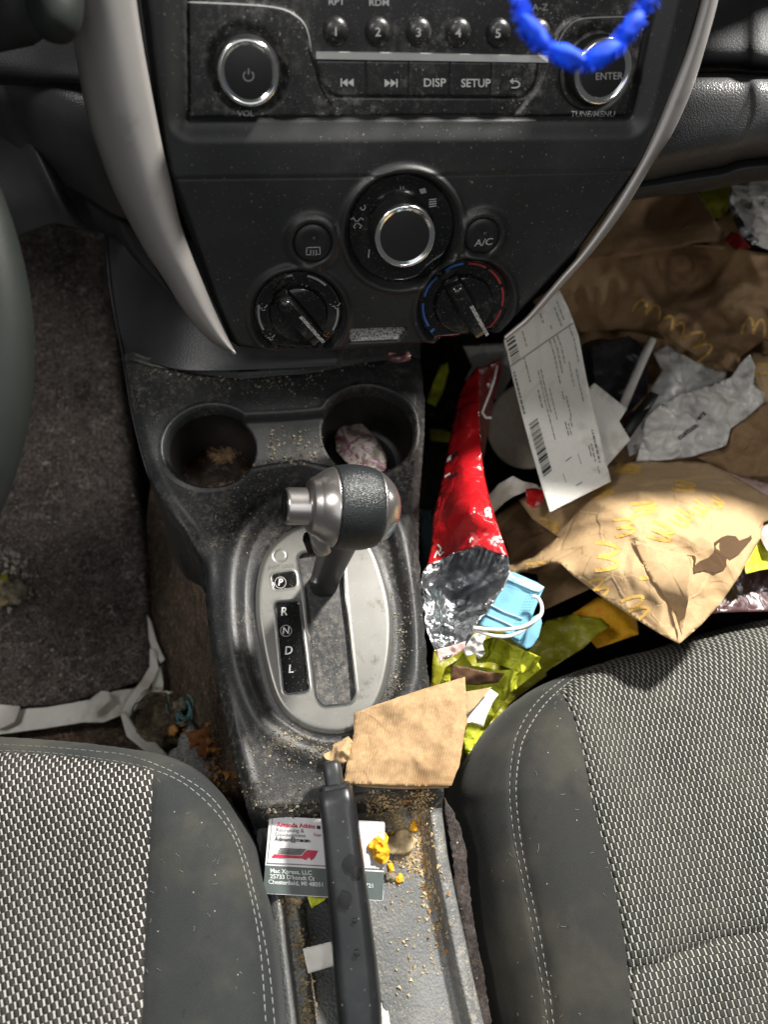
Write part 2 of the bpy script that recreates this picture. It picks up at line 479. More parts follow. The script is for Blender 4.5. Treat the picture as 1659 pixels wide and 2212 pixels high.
def cloth(name, base, grain=1500, dirt=.4, dcol=(.12, .11, .08)):
    q = NB(name)
    tw = q.n('ShaderNodeTexWave'); tw.inputs['Scale'].default_value = 260; tw.inputs['Distortion'].default_value = .6; tw.inputs['Detail'].default_value = 1
    mp = q.n('ShaderNodeMapping'); mp.inputs['Rotation'].default_value = (0, 0, .7); q.l(q.tc.outputs['Object'], mp.inputs[0]); q.l(mp.outputs[0], tw.inputs['Vector'])
    g = q.noise(grain, 3, .6)
    c = q.mix(q.step(g, .25, .8), tuple(x*.78 for x in base), tuple(x*1.2 for x in base))
    c = q.mix(q.math('MULTIPLY', q.step(q.noise(13, 4, .6), .42, .75), dirt), c, dcol)
    st = q.step(q.noise(95, 2, .4), .69, .73); c = q.mix(q.math('MULTIPLY', st, .35), c, tuple(x*.45 for x in base))
    v = q.vor(260); cc = q.n('ShaderNodeSeparateColor'); q.l(v.outputs['Color'], cc.inputs[0])
    sp = q.math('MULTIPLY', q.step(v.outputs['Distance'], .12, .05), q.math('GREATER_THAN', cc.outputs[0], .93))
    c = q.mix(sp, c, (.4, .38, .33))
    q.col(c); q.rough(.8); q.b.inputs['Specular IOR Level'].default_value = .25
    q.b.inputs['Sheen Weight'].default_value = .08
    p = q.bump(tw.outputs[0], .00022, .5); q.bump(g, .0002, .5, p); return q.m
def weave(name, pitch, row, rot, light=(.62, .60, .54), dark=(.035, .034, .031), lw=.17):
    q = NB(name)
    mp = q.n('ShaderNodeMapping'); mp.vector_type = 'POINT'; mp.inputs['Rotation'].default_value = (0, 0, rot)
    q.l(q.tc.outputs['UV'], mp.inputs[0])
    wn = q.n('ShaderNodeTexNoise'); wn.inputs['Scale'].default_value = 45; wn.inputs['Detail'].default_value = 2; q.l(mp.outputs[0], wn.inputs['Vector'])
    wc = q.n('ShaderNodeVectorMath', operation='SCALE'); wc.inputs[3].default_value = .0014; q.l(wn.outputs['Color'], wc.inputs[0])
    va = q.n('ShaderNodeVectorMath', operation='ADD'); q.l(mp.outputs[0], va.inputs[0]); q.l(wc.outputs[0], va.inputs[1])
    sx = q.n('ShaderNodeSeparateXYZ'); q.l(va.outputs[0], sx.inputs[0])
    X = q.math('DIVIDE', sx.outputs[0], pitch); Y = q.math('DIVIDE', sx.outputs[1], row)
    iy = q.math('FLOOR', Y); fy = q.math('SUBTRACT', Y, iy)
    X2 = q.math('ADD', X, q.math('MULTIPLY', iy, .5)); ix = q.math('FLOOR', X2); fx = q.math('SUBTRACT', X2, ix)
    # per-thread irregularity
    cmb = q.n('ShaderNodeCombineXYZ'); q.l(ix, cmb.inputs[0]); q.l(iy, cmb.inputs[1])
    wnz = q.n('ShaderNodeTexWhiteNoise', noise_dimensions='3D'); q.l(cmb.outputs[0], wnz.inputs['Vector'])
    cy = q.math('ABSOLUTE', q.math('SUBTRACT', fy, .5))
    flare = q.math('MULTIPLY', q.math('POWER', q.math('MULTIPLY', cy, 2.), 5.), .13)
    half = q.math('ADD', q.math('ADD', lw*.62, flare), q.math('MULTIPLY', wnz.outputs[0], .03))
    dx = q.math('ABSOLUTE', q.math('SUBTRACT', fx, .5))
    inside = q.step(q.math('SUBTRACT', half, dx), -.03, .04)
    inside = q.math('MULTIPLY', inside, q.step(cy, .49, .44))
    th_ = q.noise(2600, 2, .6)
    lc = q.mix(th_, tuple(x*.75 for x in light), light); 
    dk = q.mix(wnz.outputs[0], dark, tuple(x*1.7 for x in dark)); dk = q.mix(q.step(th_, .3, .7), dk, tuple(x*1.25 for x in dark))
    ex_ = q.math('MINIMUM', dx, q.math('SUBTRACT', .5, dx))
    bumpd = q.math('MULTIPLY', q.math('SUBTRACT', 1., q.math('POWER', q.math('MULTIPLY', cy, 2.), 4.)), q.step(dx, .15, .45))
    dk = q.mix(q.math('MULTIPLY', q.step(bumpd, .35, .05), .75), dk, (.008, .008, .008))
    c = q.mix(inside, dk, lc)
    c = q.mix(q.math('MULTIPLY', q.step(q.noise(12, 4, .6), .4, .8), .25), c, (.13, .12, .10))
    q.col(c); q.rough(.82); q.b.inputs['Specular IOR Level'].default_value = .2
    h = q.math('ADD', q.math('MULTIPLY', bumpd, 1.), q.math('MULTIPLY', inside, .55))
    p = q.bump(h, .0009, .9); q.bump(th_, .0002, .5, p)
    return q.m
def carpet(name, base, light, dens_=.5, speckc=(.45, .40, .32), red=(.11, .07, .05), hairs=.5):
    q = NB(name)
    f = q.noise(420, 6, .75, dist=.8); g = q.noise(14, 5, .65); k = q.noise(60, 5, .7, dist=1.5)
    c = q.mix(q.step(f, .40, .68), base, light)
    c = q.mix(q.math('MULTIPLY', q.step(g, .42, .66), .55), c, tuple(x*.35 for x in base))
    c = q.mix(q.math('MULTIPLY', q.step(q.noise(130, 4, .7), .45, .6), .55), c, tuple(x*.3 for x in base))
    c = q.mix(q.math('MULTIPLY', q.step(k, .52, .68), .5), c, red)
    fb = q.n('ShaderNodeTexVoronoi', feature='DISTANCE_TO_EDGE'); fb.inputs['Scale'].default_value = 75
    nn = q.n('ShaderNodeTexNoise'); nn.inputs['Scale'].default_value = 40; q.l(q.tc.outputs['Object'], nn.inputs['Vector'])
    sc = q.n('ShaderNodeVectorMath', operation='SCALE'); sc.inputs[3].default_value = .05; q.l(nn.outputs['Color'], sc.inputs[0])
    vv = q.n('ShaderNodeVectorMath', operation='ADD'); q.l(q.tc.outputs['Object'], vv.inputs[0]); q.l(sc.outputs[0], vv.inputs[1]); q.l(vv.outputs[0], fb.inputs['Vector'])
    hair = q.math('MULTIPLY', q.step(fb.outputs[0], .028, .006), q.step(q.noise(50, 3), .46, .6))
    c = q.mix(q.math('MULTIPLY', hair, hairs), c, tuple(min(1, x*2.6+.04) for x in light))
    v = q.vor(330); cc = q.n('ShaderNodeSeparateColor'); q.l(v.outputs['Color'], cc.inputs[0])
    sp = q.math('MULTIPLY', q.step(v.outputs['Distance'], .28, .14), q.math('GREATER_THAN', cc.outputs[0], 1-.16*dens_))
    c = q.mix(sp, c, speckc)
    q.col(c); q.rough(.9); q.b.inputs['Specular IOR Level'].default_value = .15
    p = q.bump(f, .0016, .9); p = q.bump(hair, .0005, min(1, hairs+.01), p); q.bump(sp, .0008, .8, p); return q.m
def leatherm(name, base, rough=.4, sc=520, gd=.0003, spec=.5):
    q = NB(name); q.col(q.mix(q.step(q.noise(20, 4), .3, .7), base, tuple(x*1.4 for x in base)))
    v = q.vor(sc, 'DISTANCE_TO_EDGE'); q.rough(rough); q.b.inputs['Specular IOR Level'].default_value = spec
    q.bump(q.math('ADD', q.math('MINIMUM', v.outputs[0], .25), q.math('MULTIPLY', q.noise(sc*1.7, 3), .3)), gd, 1.); return q.m
# ------------------------------------------------------------------ material library
M = {}
M['console'] = plastic('console_plastic', (.013, .014, .015), .44, 1400, .00012, .9, (.17, .15, .12), 12, pthr=.40)
M['console_dust_glints'] = plastic('dust_glint_tray_plastic', (.125, .128, .128), .34, 620, .0005, 1.1, (.36, .33, .26), 22, pthr=.42, speck=620, spec=.7)  # pale specks are dust and painted glints of the grain
M['cup'] = plastic('cup_holder_plastic', (.005, .0048, .0045), .40, 900, .0001, .12, (.16, .11, .06), 18)
M['dash'] = plastic('dash_plastic', (.0105, .0108, .011), .46, 2200, .00006, .2, (.26, .25, .22), 9, pthr=.48, speck=430)
M['radio'] = plastic('radio_plastic', (.010, .010, .010), .38, 2500, .00003, .62, (.26, .25, .22), 26, pthr=.40, speck=520)
M['gloss'] = plastic('gloss_black', (.005, .005, .005), .14, 2500, .00001, .45, (.26, .24, .20), 30, pthr=.52, speck=600)
M['glossclean'] = flat('gloss_black_clean', (.006, .006, .006), .2, 0, .5)
M['knob_face'] = flat('knob_face', (.012, .012, .012), .42)
M['pad'] = leatherm('grained_dash', (.034, .034, .035), .38, 640, .0004)
M['padsoft'] = leatherm('soft_dash', (.012, .012, .013), .62, 500, .0003)
M['panel'] = leatherm('side_panel_plastic', (.030, .030, .032), .40, 330, .00018)
M['trim'] = metalm('silver_trim_paint', (.37, .35, .335), .40, .55, .08, dirt=.25)
M['plate'] = metalm('shift_plate_metal', (.22, .215, .20), .34, .7, .08, dirt=.8)
M['knobmetal'] = metalm('satin_knob_metal', (.50, .47, .45), .24, .95, .08, dirt=.08)
M['chrome'] = chrome()
M['leather'] = leatherm('black_leather', (.0095, .0115, .012), .38, 900, .0004)
M['white'] = flat('white_print', (.62, .62, .60), .6)
M['dim'] = flat('grey_print', (.30, .30, .30), .6)
M['red'] = flat('red_print', (.32, .03, .03), .5)
M['blueprint'] = flat('blue_print', (.03, .12, .38), .5)
M['orange'] = flat('orange_print', (.45, .12, .03), .5)
M['handle'] = plastic('handbrake_plastic', (.008, .0085, .0095), .34, 3000, .00002, .12, (.1, .1, .1), 60, wear=0, speck=200)
M['cloth'] = cloth('seat_cloth', (.023, .0255, .0252))
M['cloth2'] = cloth('seat_side_cloth', (.0215, .0220, .0205), dirt=.8, dcol=(.062, .058, .043))
M['thread'] = flat('grey_thread', (.30, .31, .30), .7)
M['mat'] = carpet('floor_mat_carpet', (.075, .060, .054), (.32, .27, .245), 3.4, hairs=.6)
M['tunnel'] = carpet('tunnel_carpet', (.085, .062, .045), (.25, .19, .14), .9, red=(.20, .10, .05))
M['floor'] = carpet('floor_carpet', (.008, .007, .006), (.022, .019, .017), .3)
M['flap'] = carpet('felt_strip', (.05, .042, .040), (.13, .108, .10), .3, hairs=0.)
M['wheel'] = leatherm('wheel_rim', (.009, .0108, .0095), .55, 500, .0001, .3)
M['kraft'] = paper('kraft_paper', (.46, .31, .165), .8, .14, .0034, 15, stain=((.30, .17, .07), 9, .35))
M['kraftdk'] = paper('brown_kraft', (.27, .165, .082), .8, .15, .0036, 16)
M['kraft2'] = paper('napkin_paper', (.50, .325, .17), .9, .3, .0006, 18, ribs=330, stain=((.30, .17, .075), 22, .7))
M['arch'] = flat('yellow_print', (.70, .42, .10), .8, var=.3)
M['white_paper'] = paper('white_paper', (.76, .74, .68), .75, .06, .0008, 12, stain=((.42, .36, .26), 25, .5))
M['tissue'] = paper('white_tissue', (.66, .63, .58), .85, .1, .001, 40, trans=.15)
M['film'] = paper('white_plastic_film', (.80, .78, .74), .34, .05, .0045, 24, trans=.3, spec=.6, fac=.3)
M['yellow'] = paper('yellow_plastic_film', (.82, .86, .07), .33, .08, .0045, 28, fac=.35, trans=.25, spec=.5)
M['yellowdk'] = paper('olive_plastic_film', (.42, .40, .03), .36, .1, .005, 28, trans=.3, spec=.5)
M['redfoil'] = paper('red_chip_foil', (.40, .008, .012), .24, .05, .0034, 22, coat=.5, spec=.6)
M['maroon'] = paper('maroon_foil', (.16, .012, .01), .3, .1, .0016, 26, coat=.4)
q = NB('silver_foil'); q.b.inputs['Metallic'].default_value = .95; q.col(q.mix(q.step(q.noise(25, 4), .35, .65), (.24, .25, .26), (.58, .59, .60)))
q.rough(.22); nn = q.noise(32, 6, .62, dist=.9); v5 = q.vor(55, 'DISTANCE_TO_EDGE').outputs[0]
q.bump(q.math('ADD', q.math('MULTIPLY', nn, 1.3), q.math('MINIMUM', v5, .25)), .0035, 1.); M['foil'] = q.m
M['blackin'] = flat('black_print', (.012, .012, .012), .5)
M['greyprint'] = flat('faint_print', (.16, .155, .15), .7)
M['maskblue'] = paper('mask_fabric', (.22, .50, .66), .85, .06, .0004, 60, trans=.15)
M['maskpale'] = paper('mask_border', (.45, .66, .74), .85, .06, .0004, 60, trans=.15)
M['loop'] = flat('white_elastic', (.80, .78, .74), .8)
M['taupe'] = flat('taupe_plastic', (.17, .09, .048), .45, var=.3)
M['crumb'] = flat('crumb_tan', (.66, .50, .28), .9, var=.5)
M['crumbw'] = flat('crumb_pale', (.36, .31, .22), .9, var=.8)
M['crumbo'] = flat('crumb_orange', (.55, .27, .08), .9, var=.5)
M['yorange'] = paper('orange_petal', (.95, .48, .02), .6, .25, .002, 90, stain=((.80, .20, .01), 130, .7))
M['card'] = flat('card_white', (.66, .65, .66), .45, var=.05)
M['cardgrey'] = flat('card_grey', (.085, .105, .10), .4, var=.1)
M['bead'] = flat('blue_yarn', (.0, .075, .95), .75, 0, .3, .55)
M['lint'] = carpet('lint', (.12, .095, .06), (.34, .27, .17), .3, hairs=.2)
M['teal'] = flat('teal_thread', (.16, .40, .40), .8)
M['rust'] = paper('rusty_leaf', (.32, .12, .04), .8, .4, .002, 60)
M['pink'] = paper('pink_film', (.62, .42, .38), .4, .1, .002, 60, spec=.5)
M['plum'] = paper('plum_film', (.07, .03, .032), .3, .1, .003, 30, spec=.6, coat=.3)
M['smoke'] = flat('smoked_plastic', (.045, .042, .045), .22, var=.3)
q = NB('printed_flower_paper'); c5 = q.mix(q.step(q.noise(70, 5, .7, dist=1.5), .47, .56), (.27, .24, .215), (.11, .022, .05))
c5 = q.mix(q.step(q.noise(110, 4, dist=1), .54, .62), c5, (.09, .07, .05)); q.col(c5); q.rough(.5); q.bump(q.noise(120, 3), .001, .8); M['floral'] = q.m
q = NB('cup_residue'); q.col(q.mix(q.step(q.noise(45, 5, .7), .52, .68), (.012, .007, .004), (.17, .11, .06))); q.rough(.25); q.bump(q.noise(140, 4), .001, 1); M['residue'] = q.m
q = NB('dust_fluff'); q.col(q.mix(q.step(q.noise(900, 3, .7), .4, .6), (.10, .10, .10), (.50, .49, .47))); q.rough(.9); q.bump(q.noise(900, 3), .001, 1); M['fluff'] = q.m

# ================================================================== the car floor and firewall
fl = level(.02)
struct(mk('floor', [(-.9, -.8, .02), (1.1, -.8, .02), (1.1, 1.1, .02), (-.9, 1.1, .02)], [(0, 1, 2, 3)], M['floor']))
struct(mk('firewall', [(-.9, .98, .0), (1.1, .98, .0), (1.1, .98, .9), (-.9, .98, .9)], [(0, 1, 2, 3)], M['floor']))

# ================================================================== dashboard with its centre panel
dashb = thing('dashboard', 'black plastic dashboard with grained glovebox and two curved silver trim strips', 'dashboard', (.07, .45, .50))
def box(name, lo, hi, m, parent, bev=.01):
    V = [(x, y, z) for z in (lo[2], hi[2]) for y in (lo[1], hi[1]) for x in (lo[0], hi[0])]
    o = mk(name, V, [(0, 2, 3, 1), (4, 5, 7, 6), (0, 1, 5, 4), (2, 6, 7, 3), (0, 4, 6, 2), (1, 3, 7, 5)], m, parent, True)
    b = o.modifiers.new('b', 'BEVEL'); b.width = bev; b.segments = 4; return sharp(o, 80)
box('dash_top', (-.75, .50, .60), (.95, .97, .76), M['padsoft'], dashb, .03)

D = DASH
Bo = [(296, -420), (296, -60), (302, 0), (325, 180), (354, 370), (416, 540), (454, 655), (496, 755), (514, 767), (560, 773), (640, 778), (760, 773), (880, 762), (1000, 751), (1092, 730),
      (1130, 692), (1192, 625), (1268, 540), (1392, 362), (1476, 186), (1530, 0), (1545, -60), (1600, -420)]
Bpoly = np.array([D.hit(u, v) for u, v in Bo])
Rec = [(398, -420), (398, 2), (402, 263), (1370, 259), (1427, 2), (1500, -420)]
Rpoly = rrect([D.hit(*p) for p in Rec], .0025)
seam = np.array([D.hit(*p) for p in [(200, 390), (362, 388), (700, 384), (1000, 379), (1365, 370), (1500, 366)]])
def dial_geo(cx, cy, hw):
    c = D.hit(cx, cy); e = D.hit(cx+hw, cy); return c, math.hypot(e[0]-c[0], e[1]-c[1])
fanC, fanR = dial_geo(871, 505, 128); ldC, ldR = dial_geo(646, 690, 108); rdC, rdR = dial_geo(1008, 668, 108)
b1C, b1R = dial_geo(675, 526, 44); b2C, b2R = dial_geo(1042, 511, 40)
def circ(c, r, n=72): return np.array([(c[0]+r*math.cos(2*math.pi*k/n), c[1]+r*math.sin(2*math.pi*k/n)) for k in range(n)])
slotP = rrect([D.hit(*p) for p in [(755, 720), (883, 715), (882, 724), (866, 746), (757, 750)]], .001)
slotF = [(755, 720), (883, 715), (882, 724), (866, 746), (757, 750)]
def dash_h(A, B):
    h = np.zeros(A.shape)
    dB = sdf(A, B, Bpoly)
    h -= .006*ss(dB, -.006, .0)**2+np.clip(dB, 0, 1)*8
    dR = sdf(A, B, Rpoly)
    h -= .0035*(1-ss(dR, .0, .011))
    h -= .007*ss(-dR, -.0003, .0008)
    # below the seam the panel leans in
    sx, sy = seam[:, 0], seam[:, 1]; yb = np.interp(A, sx, sy); t = yb-B
    h -= np.clip(t, 0, 1)*.06+.0009*np.exp(-(t/.0009)**2)+.0006*ss(t, 0, .002)
    for (c, r, dep) in ((fanC, fanR, .006), (ldC, ldR, .005), (rdC, rdR, .005)):
        rr = np.hypot(A-c[0], B-c[1])
        h += .0026*np.exp(-((rr-r)/.0021)**2)
        h -= dep*(1-ss(rr, r*.86, r-.0012))
    for (c, r) in ((b1C, b1R), (b2C, b2R)):
        rr = np.hypot(A-c[0], B-c[1])
        h += .0030*np.exp(-((rr-r*1.12)/.0030)**2)
        h -= .0015*(1-ss(rr, r*.9, r*1.0))
    ds = sdf(A, B, slotP); h -= .006*ss(-ds, -.0002, .0012)
    h = np.maximum(h, -.06)
    return h
def dash_cls(a, b):
    d = sdf(a, b, Bpoly); k = np.where(d < .0045, 0, -1)
    for i, (c, r) in enumerate(((fanC, fanR), (ldC, ldR), (rdC, rdR))):
        k = np.where(np.hypot(a-c[0], b-c[1]) < r*.90, 1+i, k)
    ds = sdf(a, b, slotP); k = np.where(ds < -.0006, 4, k)
    return k
_lo = Bpoly.min(0)-.01; _hi = Bpoly.max(0)+.01
dash_g = GridF(dash_h, _lo[0], _hi[0], _lo[1], _hi[1], .0007)
climate = thing('climate_control_panel', 'matte black centre panel with three round dials and two oval buttons below the radio', 'control panel', tuple(D.px(829, 764)))
lo = Bpoly.min(0)-.006; hi = Bpoly.max(0)+.006
hi[1] = D.hit(829, -380)[1]
res = hfield(D, lo[0], hi[0], lo[1], hi[1], .0008, dash_h,
             [('bezel', M['dash'], climate), ('dial_face', M['gloss'], climate), ('dial_face', M['gloss'], climate), ('dial_face', M['gloss'], climate), ('card_slot', M['fluff'], climate)],
             dash_cls, [(Bpoly, True), (circ(fanC, fanR*.90), True), (circ(ldC, ldR*.90), True), (circ(rdC, rdR*.90), True), (Rpoly, True)])
facefan, facel, facer = res[1:4]
def DH(hh=0.): return lambda u, v, off=0.: D.px(u, v, hh+off)
def Dsurf(u, v, off=0.):
    a, b, h = D.hitH(u, v, dash_g); return D.w(a, b, h+off)

# fan knob
def dwp(c, h): return D.w(c[0], c[1], h)
def hat(c, h): return D.w(c[0], c[1], h)
k_h = float(dash_g(np.array([fanC[0]]), np.array([fanC[1]]))[0])
kr = fanR*.50
fk = lathe('fan_knob', dwp(fanC, k_h), D.n, [(kr*1.12, 0), (kr*1.06, .003), (kr*1.0, .011), (kr*.97, .013)], M['knob_face'], climate, 64); sharp(fk)
lathe('ring', dwp(fanC, k_h+.0125), D.n, [(kr*.86, .0), (kr*.99, .0), (kr*1.01, .0012), (kr*.97, .0026), (kr*.90, .0026), (kr*.86, .0012)], M['chrome'], fk, 64)
sharp(lathe('cap', dwp(fanC, k_h+.012), D.n, [(kr*.86, 0), (kr*.86, .0016), (kr*.6, .0022), (kr*.01, .0022)], M['knob_face'], fk, 64))
# rotary knobs with a raised bar
def rotary(c, R, ang, parent):
    h0 = float(dash_g(np.array([c[0]]), np.array([c[1]]))[0])
    k = lathe('dial_knob', dwp(c, h0), D.n, [(R*.60, 0), (R*.57, .003), (R*.55, .0045), (R*.50, .0052), (R*.05, .0052)], M['gloss'], parent, 64); sharp(k, 40)
    d = np.array([math.cos(ang), math.sin(ang)]); p = np.array([-d[1], d[0]]); V = []; Fc = []
    secs = [(-.60, .12, .012), (-.52, .16, .0155), (-.1, .17, .0165), (.35, .16, .0160), (.56, .14, .0150), (.64, .10, .012)]
    for t, w, hh in secs:
        for s, q_ in ((-1.25, 0.), (-1.05, .7), (-.75, 1.), (.75, 1.), (1.05, .7), (1.25, 0.)):
            x = np.array(c)+d*R*t+p*R*w*s; V.append(D.w(x[0], x[1], h0+.003+(hh-.003)*q_))
    for i in range(5):
        for j in range(5): Fc.append((i*6+j, i*6+j+1, i*6+j+7, i*6+j+6))
    Fc += [(5, 4, 3, 2, 1, 0), tuple(range(30, 36))]
    g = mk('grip_bar', V, Fc, M['gloss'], k); sharp(g, 50)
    x = np.array(c)+d*R*(-.18); V = []
    return k, g, h0, d, p
# pointer line along the ridge
kl = rotary(ldC, ldR, rad(-52), climate); kr_ = rotary(rdC, rdR, rad(-58), climate)
for (c, R, kk) in ((ldC, ldR, kl), (rdC, rdR, kr_)):
    k, g, h0, d, p = kk; V = []
    for s, t in ((-.035, .62), (.035, .62), (.035, -.1), (-.035, -.1)):
        x = np.array(c)+d*R*t+p*R*(s+.10); V.append(D.w(x[0], x[1], h0+.0166))
    mk('pointer', V, [(0, 1, 2, 3)], M['fluff'], k, False)
    x = np.array(c)+d*R*(-.42)
    lathe('indicator_lamp', D.w(x[0], x[1], h0+.0148), D.n, [(R*.13, 0), (R*.13, .0012), (R*.10, .002), (R*.01, .0022)], M['glossclean'], k, 20)
# dial print
def arc_px(c, R, f, a0, a1, n=14, h=-.005):
    return [(c[0]+R*f*math.cos(rad(a0+(a1-a0)*i/n)), c[1]+R*f*math.sin(rad(a0+(a1-a0)*i/n))) for i in range(n+1)]
def arc_obj(name, c, R, f, a0, a1, w, m, parent):
    h0 = float(dash_g(np.array([c[0]]), np.array([c[1]]))[0]); pts = arc_px(c, R, 1, a0, a1); V = []; Fc = []
    for i, a in enumerate(np.radians(np.linspace(a0, a1, 15))):
        for s in (-.5, .5):
            rr = R*f+w*s; x, y = c[0]+rr*math.cos(a), c[1]+rr*math.sin(a)
            hh = float(dash_g(np.array([x]), np.array([y]))[0]); V.append(D.w(x, y, hh+.0004))
    Fc = [(2*i, 2*i+1, 2*i+3, 2*i+2) for i in range(14)]
    return mk(name, V, Fc, m, parent, False)
for a0, a1 in ((165, 205), (45, 75), (-30, 5), (96, 104)): arc_obj('dial_mark', ldC, ldR, .80, a0, a1, .0013, M['dim'], facel)
for a0, a1, m in ((95, 122, 'blueprint'), (135, 168, 'blueprint'), (178, 215, 'blueprint'), (222, 226, 'blueprint'), (62, 88, 'red'), (28, 56, 'red'), (-6, 22, 'red'), (-42, -12, 'red')):
    arc_obj('dial_mark', rdC, rdR, .80, a0, a1, .0014 if a1-a0 > 5 else .003, M[m], facer)
# little air-flow figures on the left dial: a seated figure made of strokes
def figure(cu, cv, s, m, parent, rot=0):
    L = [[(-.6, .1), (-.2, 0), (0, .45), (.5, .35)], [(-.9, -.3), (-.75, -.2)], [(-.1, -.7), (.0, -.6)], [(.2, .0), (.5, -.1), (.8, -.5)]]
    lines = [[(cu+s*(x*math.cos(rot)-y*math.sin(rot)), cv+s*(x*math.sin(rot)+y*math.cos(rot))) for x, y in l] for l in L]
    V, Fc = ribbon(Dsurf, lines, 2.2, .0006, 4); mk('dial_mark', V, facing(V, Fc), m, parent, False)
figure(652, 622, 13, M['dim'], facel); figure(566, 664, 13, M['dim'], facel); figure(724, 660, 13, M['dim'], facel); figure(583, 728, 12, M['dim'], facel)
figure(702, 722, 9, M['orange'], facel)
# fan print: four blades, speed bars
fl_ = [[(769, 478), (762, 470), (757, 474)], [(771, 478), (779, 470), (784, 474)], [(769, 481), (763, 489), (767, 493)], [(772, 481), (780, 487), (776, 493)]]
V, Fc = ribbon(Dsurf, fl_, 3, .0006, 3); mk('dial_mark', V, facing(V, Fc), M['dim'], facefan, False)
bars = [[(906+i*3.2, 408-i*.8), (910+i*3.2, 418-i*.8)] for i in range(4)]+[[(926, 431+i*5), (942, 429+i*5)] for i in range(4)]+[[(864, 403), (865, 409)], [(870, 402), (871, 408)]]
V, Fc = ribbon(Dsurf, bars, 2.4, .0006, 3); mk('dial_mark', V, facing(V, Fc), M['dim'], facefan, False)
for L_ in ([(783+5*math.cos(t), 447+6*math.sin(t)) for t in np.linspace(-1, 3.2, 9)], [(797, 538), (795, 556)]):
    V, Fc = ribbon(Dsurf, [L_], 3, .0006, 3); mk('dial_mark', V, facing(V, Fc), M['dim'], facefan, False)
# the two oval buttons
for c, r, nm in ((b1C, b1R, 0), (b2C, b2R, 1)):
    h0 = -.0015+float(-np.clip(np.interp(c[0], seam[:, 0], seam[:, 1])-c[1], 0, 1)*.06)-.0006
    bt = lathe('button', dwp(c, h0), D.n, [(r*.93, 0), (r*.93, .0022), (r*.86, .0034), (r*.5, .0028), (r*.01, .0024)], M['knob_face'], climate, 48)
    Sb = DH(h0+.0036)
    if nm == 0:
        lines = [[(662, 535), (690, 534), (691, 549), (684, 549.5)], [(662, 535), (661, 550), (668, 550)]]+[[(670+6*i, 540), (671+6*i, 547), (669+6*i, 552)] for i in range(3)]
        V, Fc = ribbon(Sb, lines, 2., .0004, 4); mk('symbol', V, facing(V, Fc), M['dim'], bt, False)
    else: text('symbol', 'A/C', Sb, (1045, 524), (24, -2.5), (4, -21), M['dim'], bt, .0006, .01)
    lx, ly = ((678, 515), (1048, 505))[nm]
    lathe('lamp', Sb(lx, ly), D.n, [(.0013, 0), (.0013, .0004), (.0004, .0005)], M['dim'] if 0 else M['smoke'], bt, 14)

# ------------------------------------------------------------------ the radio
radio = thing('car_radio', 'dusty black car radio with two chrome ringed knobs and a row of round preset buttons', 'radio', tuple(D.px(885, 262)))
RB = -.0095
ins = lambda P, k: [(p[0], p[1]) for p in P]
Fp = rrect([D.hit(*p) for p in [(400, -420), (400, 2), (404.5, 261), (1367, 257), (1424, 2), (1497, -420)]], .0015)
# raised corner panels round the knobs
LP = np.array([D.hit(*p) for p in cr([(380, 4), (520, 9), (600, 17), (640, 35), (662, 62), (672, 112), (683, 150), (700, 205), (720, 235), (740, 300), (380, 300)], 4)])
RP = np.array([D.hit(*p) for p in cr([(1440, 35), (1340, 36), (1260, 40), (1228, 56), (1206, 90), (1196, 122), (1184, 165), (1165, 205), (1140, 235), (1120, 300), (1440, 300)], 4)])
BT = rrect([D.hit(*p) for p in [(684, 131), (1178, 137), (1163, 196), (1140, 217), (722, 214), (700, 196)]], .003)
vC, vR = dial_geo(536, 155, 68); eC, eR = dial_geo(1298, 160, 62)
eC = D.hit(1297, 152)
divs = [[D.hit(797, 128), D.hit(799, 220)], [D.hit(892, 128), D.hit(889, 220)], [D.hit(983, 128), D.hit(979, 220)], [D.hit(1074, 128), D.hit(1068, 220)]]
def rad_h(A, B):
    h = np.full(A.shape, RB)
    dl = np.minimum(sdf(A, B, LP), sdf(A, B, RP)); h += .0016*ss(-dl, -.0004, .0008)
    db = sdf(A, B, BT); h += .0012*ss(-db, -.0002, .001)-.0012*np.exp(-(db/.0005)**2)
    for q_ in divs: h -= .0009*np.exp(-(sdf(A, B, q_, False)/.00045)**2)*(db < 0)
    for c, r in ((vC, vR), (eC, eR)):
        rr = np.hypot(A-c[0], B-c[1]); h -= .0022*(1-ss(rr, r*1.02, r*1.42))
    dF = sdf(A, B, Fp); h -= .002*ss(dF, -.0012, 0)
    return h
def rad_cls(a, b):
    k = np.where(sdf(a, b, Fp) < .0, 0, -1)
    k = np.where((sdf(a, b, BT) < 0) & (k == 0), 1, k); return k
lo = Fp.min(0)-.001; hi = Fp.max(0)+.001; hi[1] = D.hit(829, -330)[1]
rf = hfield(D, lo[0], hi[0], lo[1], hi[1], .0007, rad_h, [('faceplate', M['radio'], radio), ('key_row', M['radio'], radio)], rad_cls, [(Fp, True), (BT, True)])
rad_g = GridF(rad_h, lo[0], hi[0], lo[1], hi[1], .0006)
def Rs(u, v, off=0.):
    a, b, h = D.hitH(u, v, rad_g); return D.w(a, b, h+off)
keyrow = rf[1]; face = rf[0]
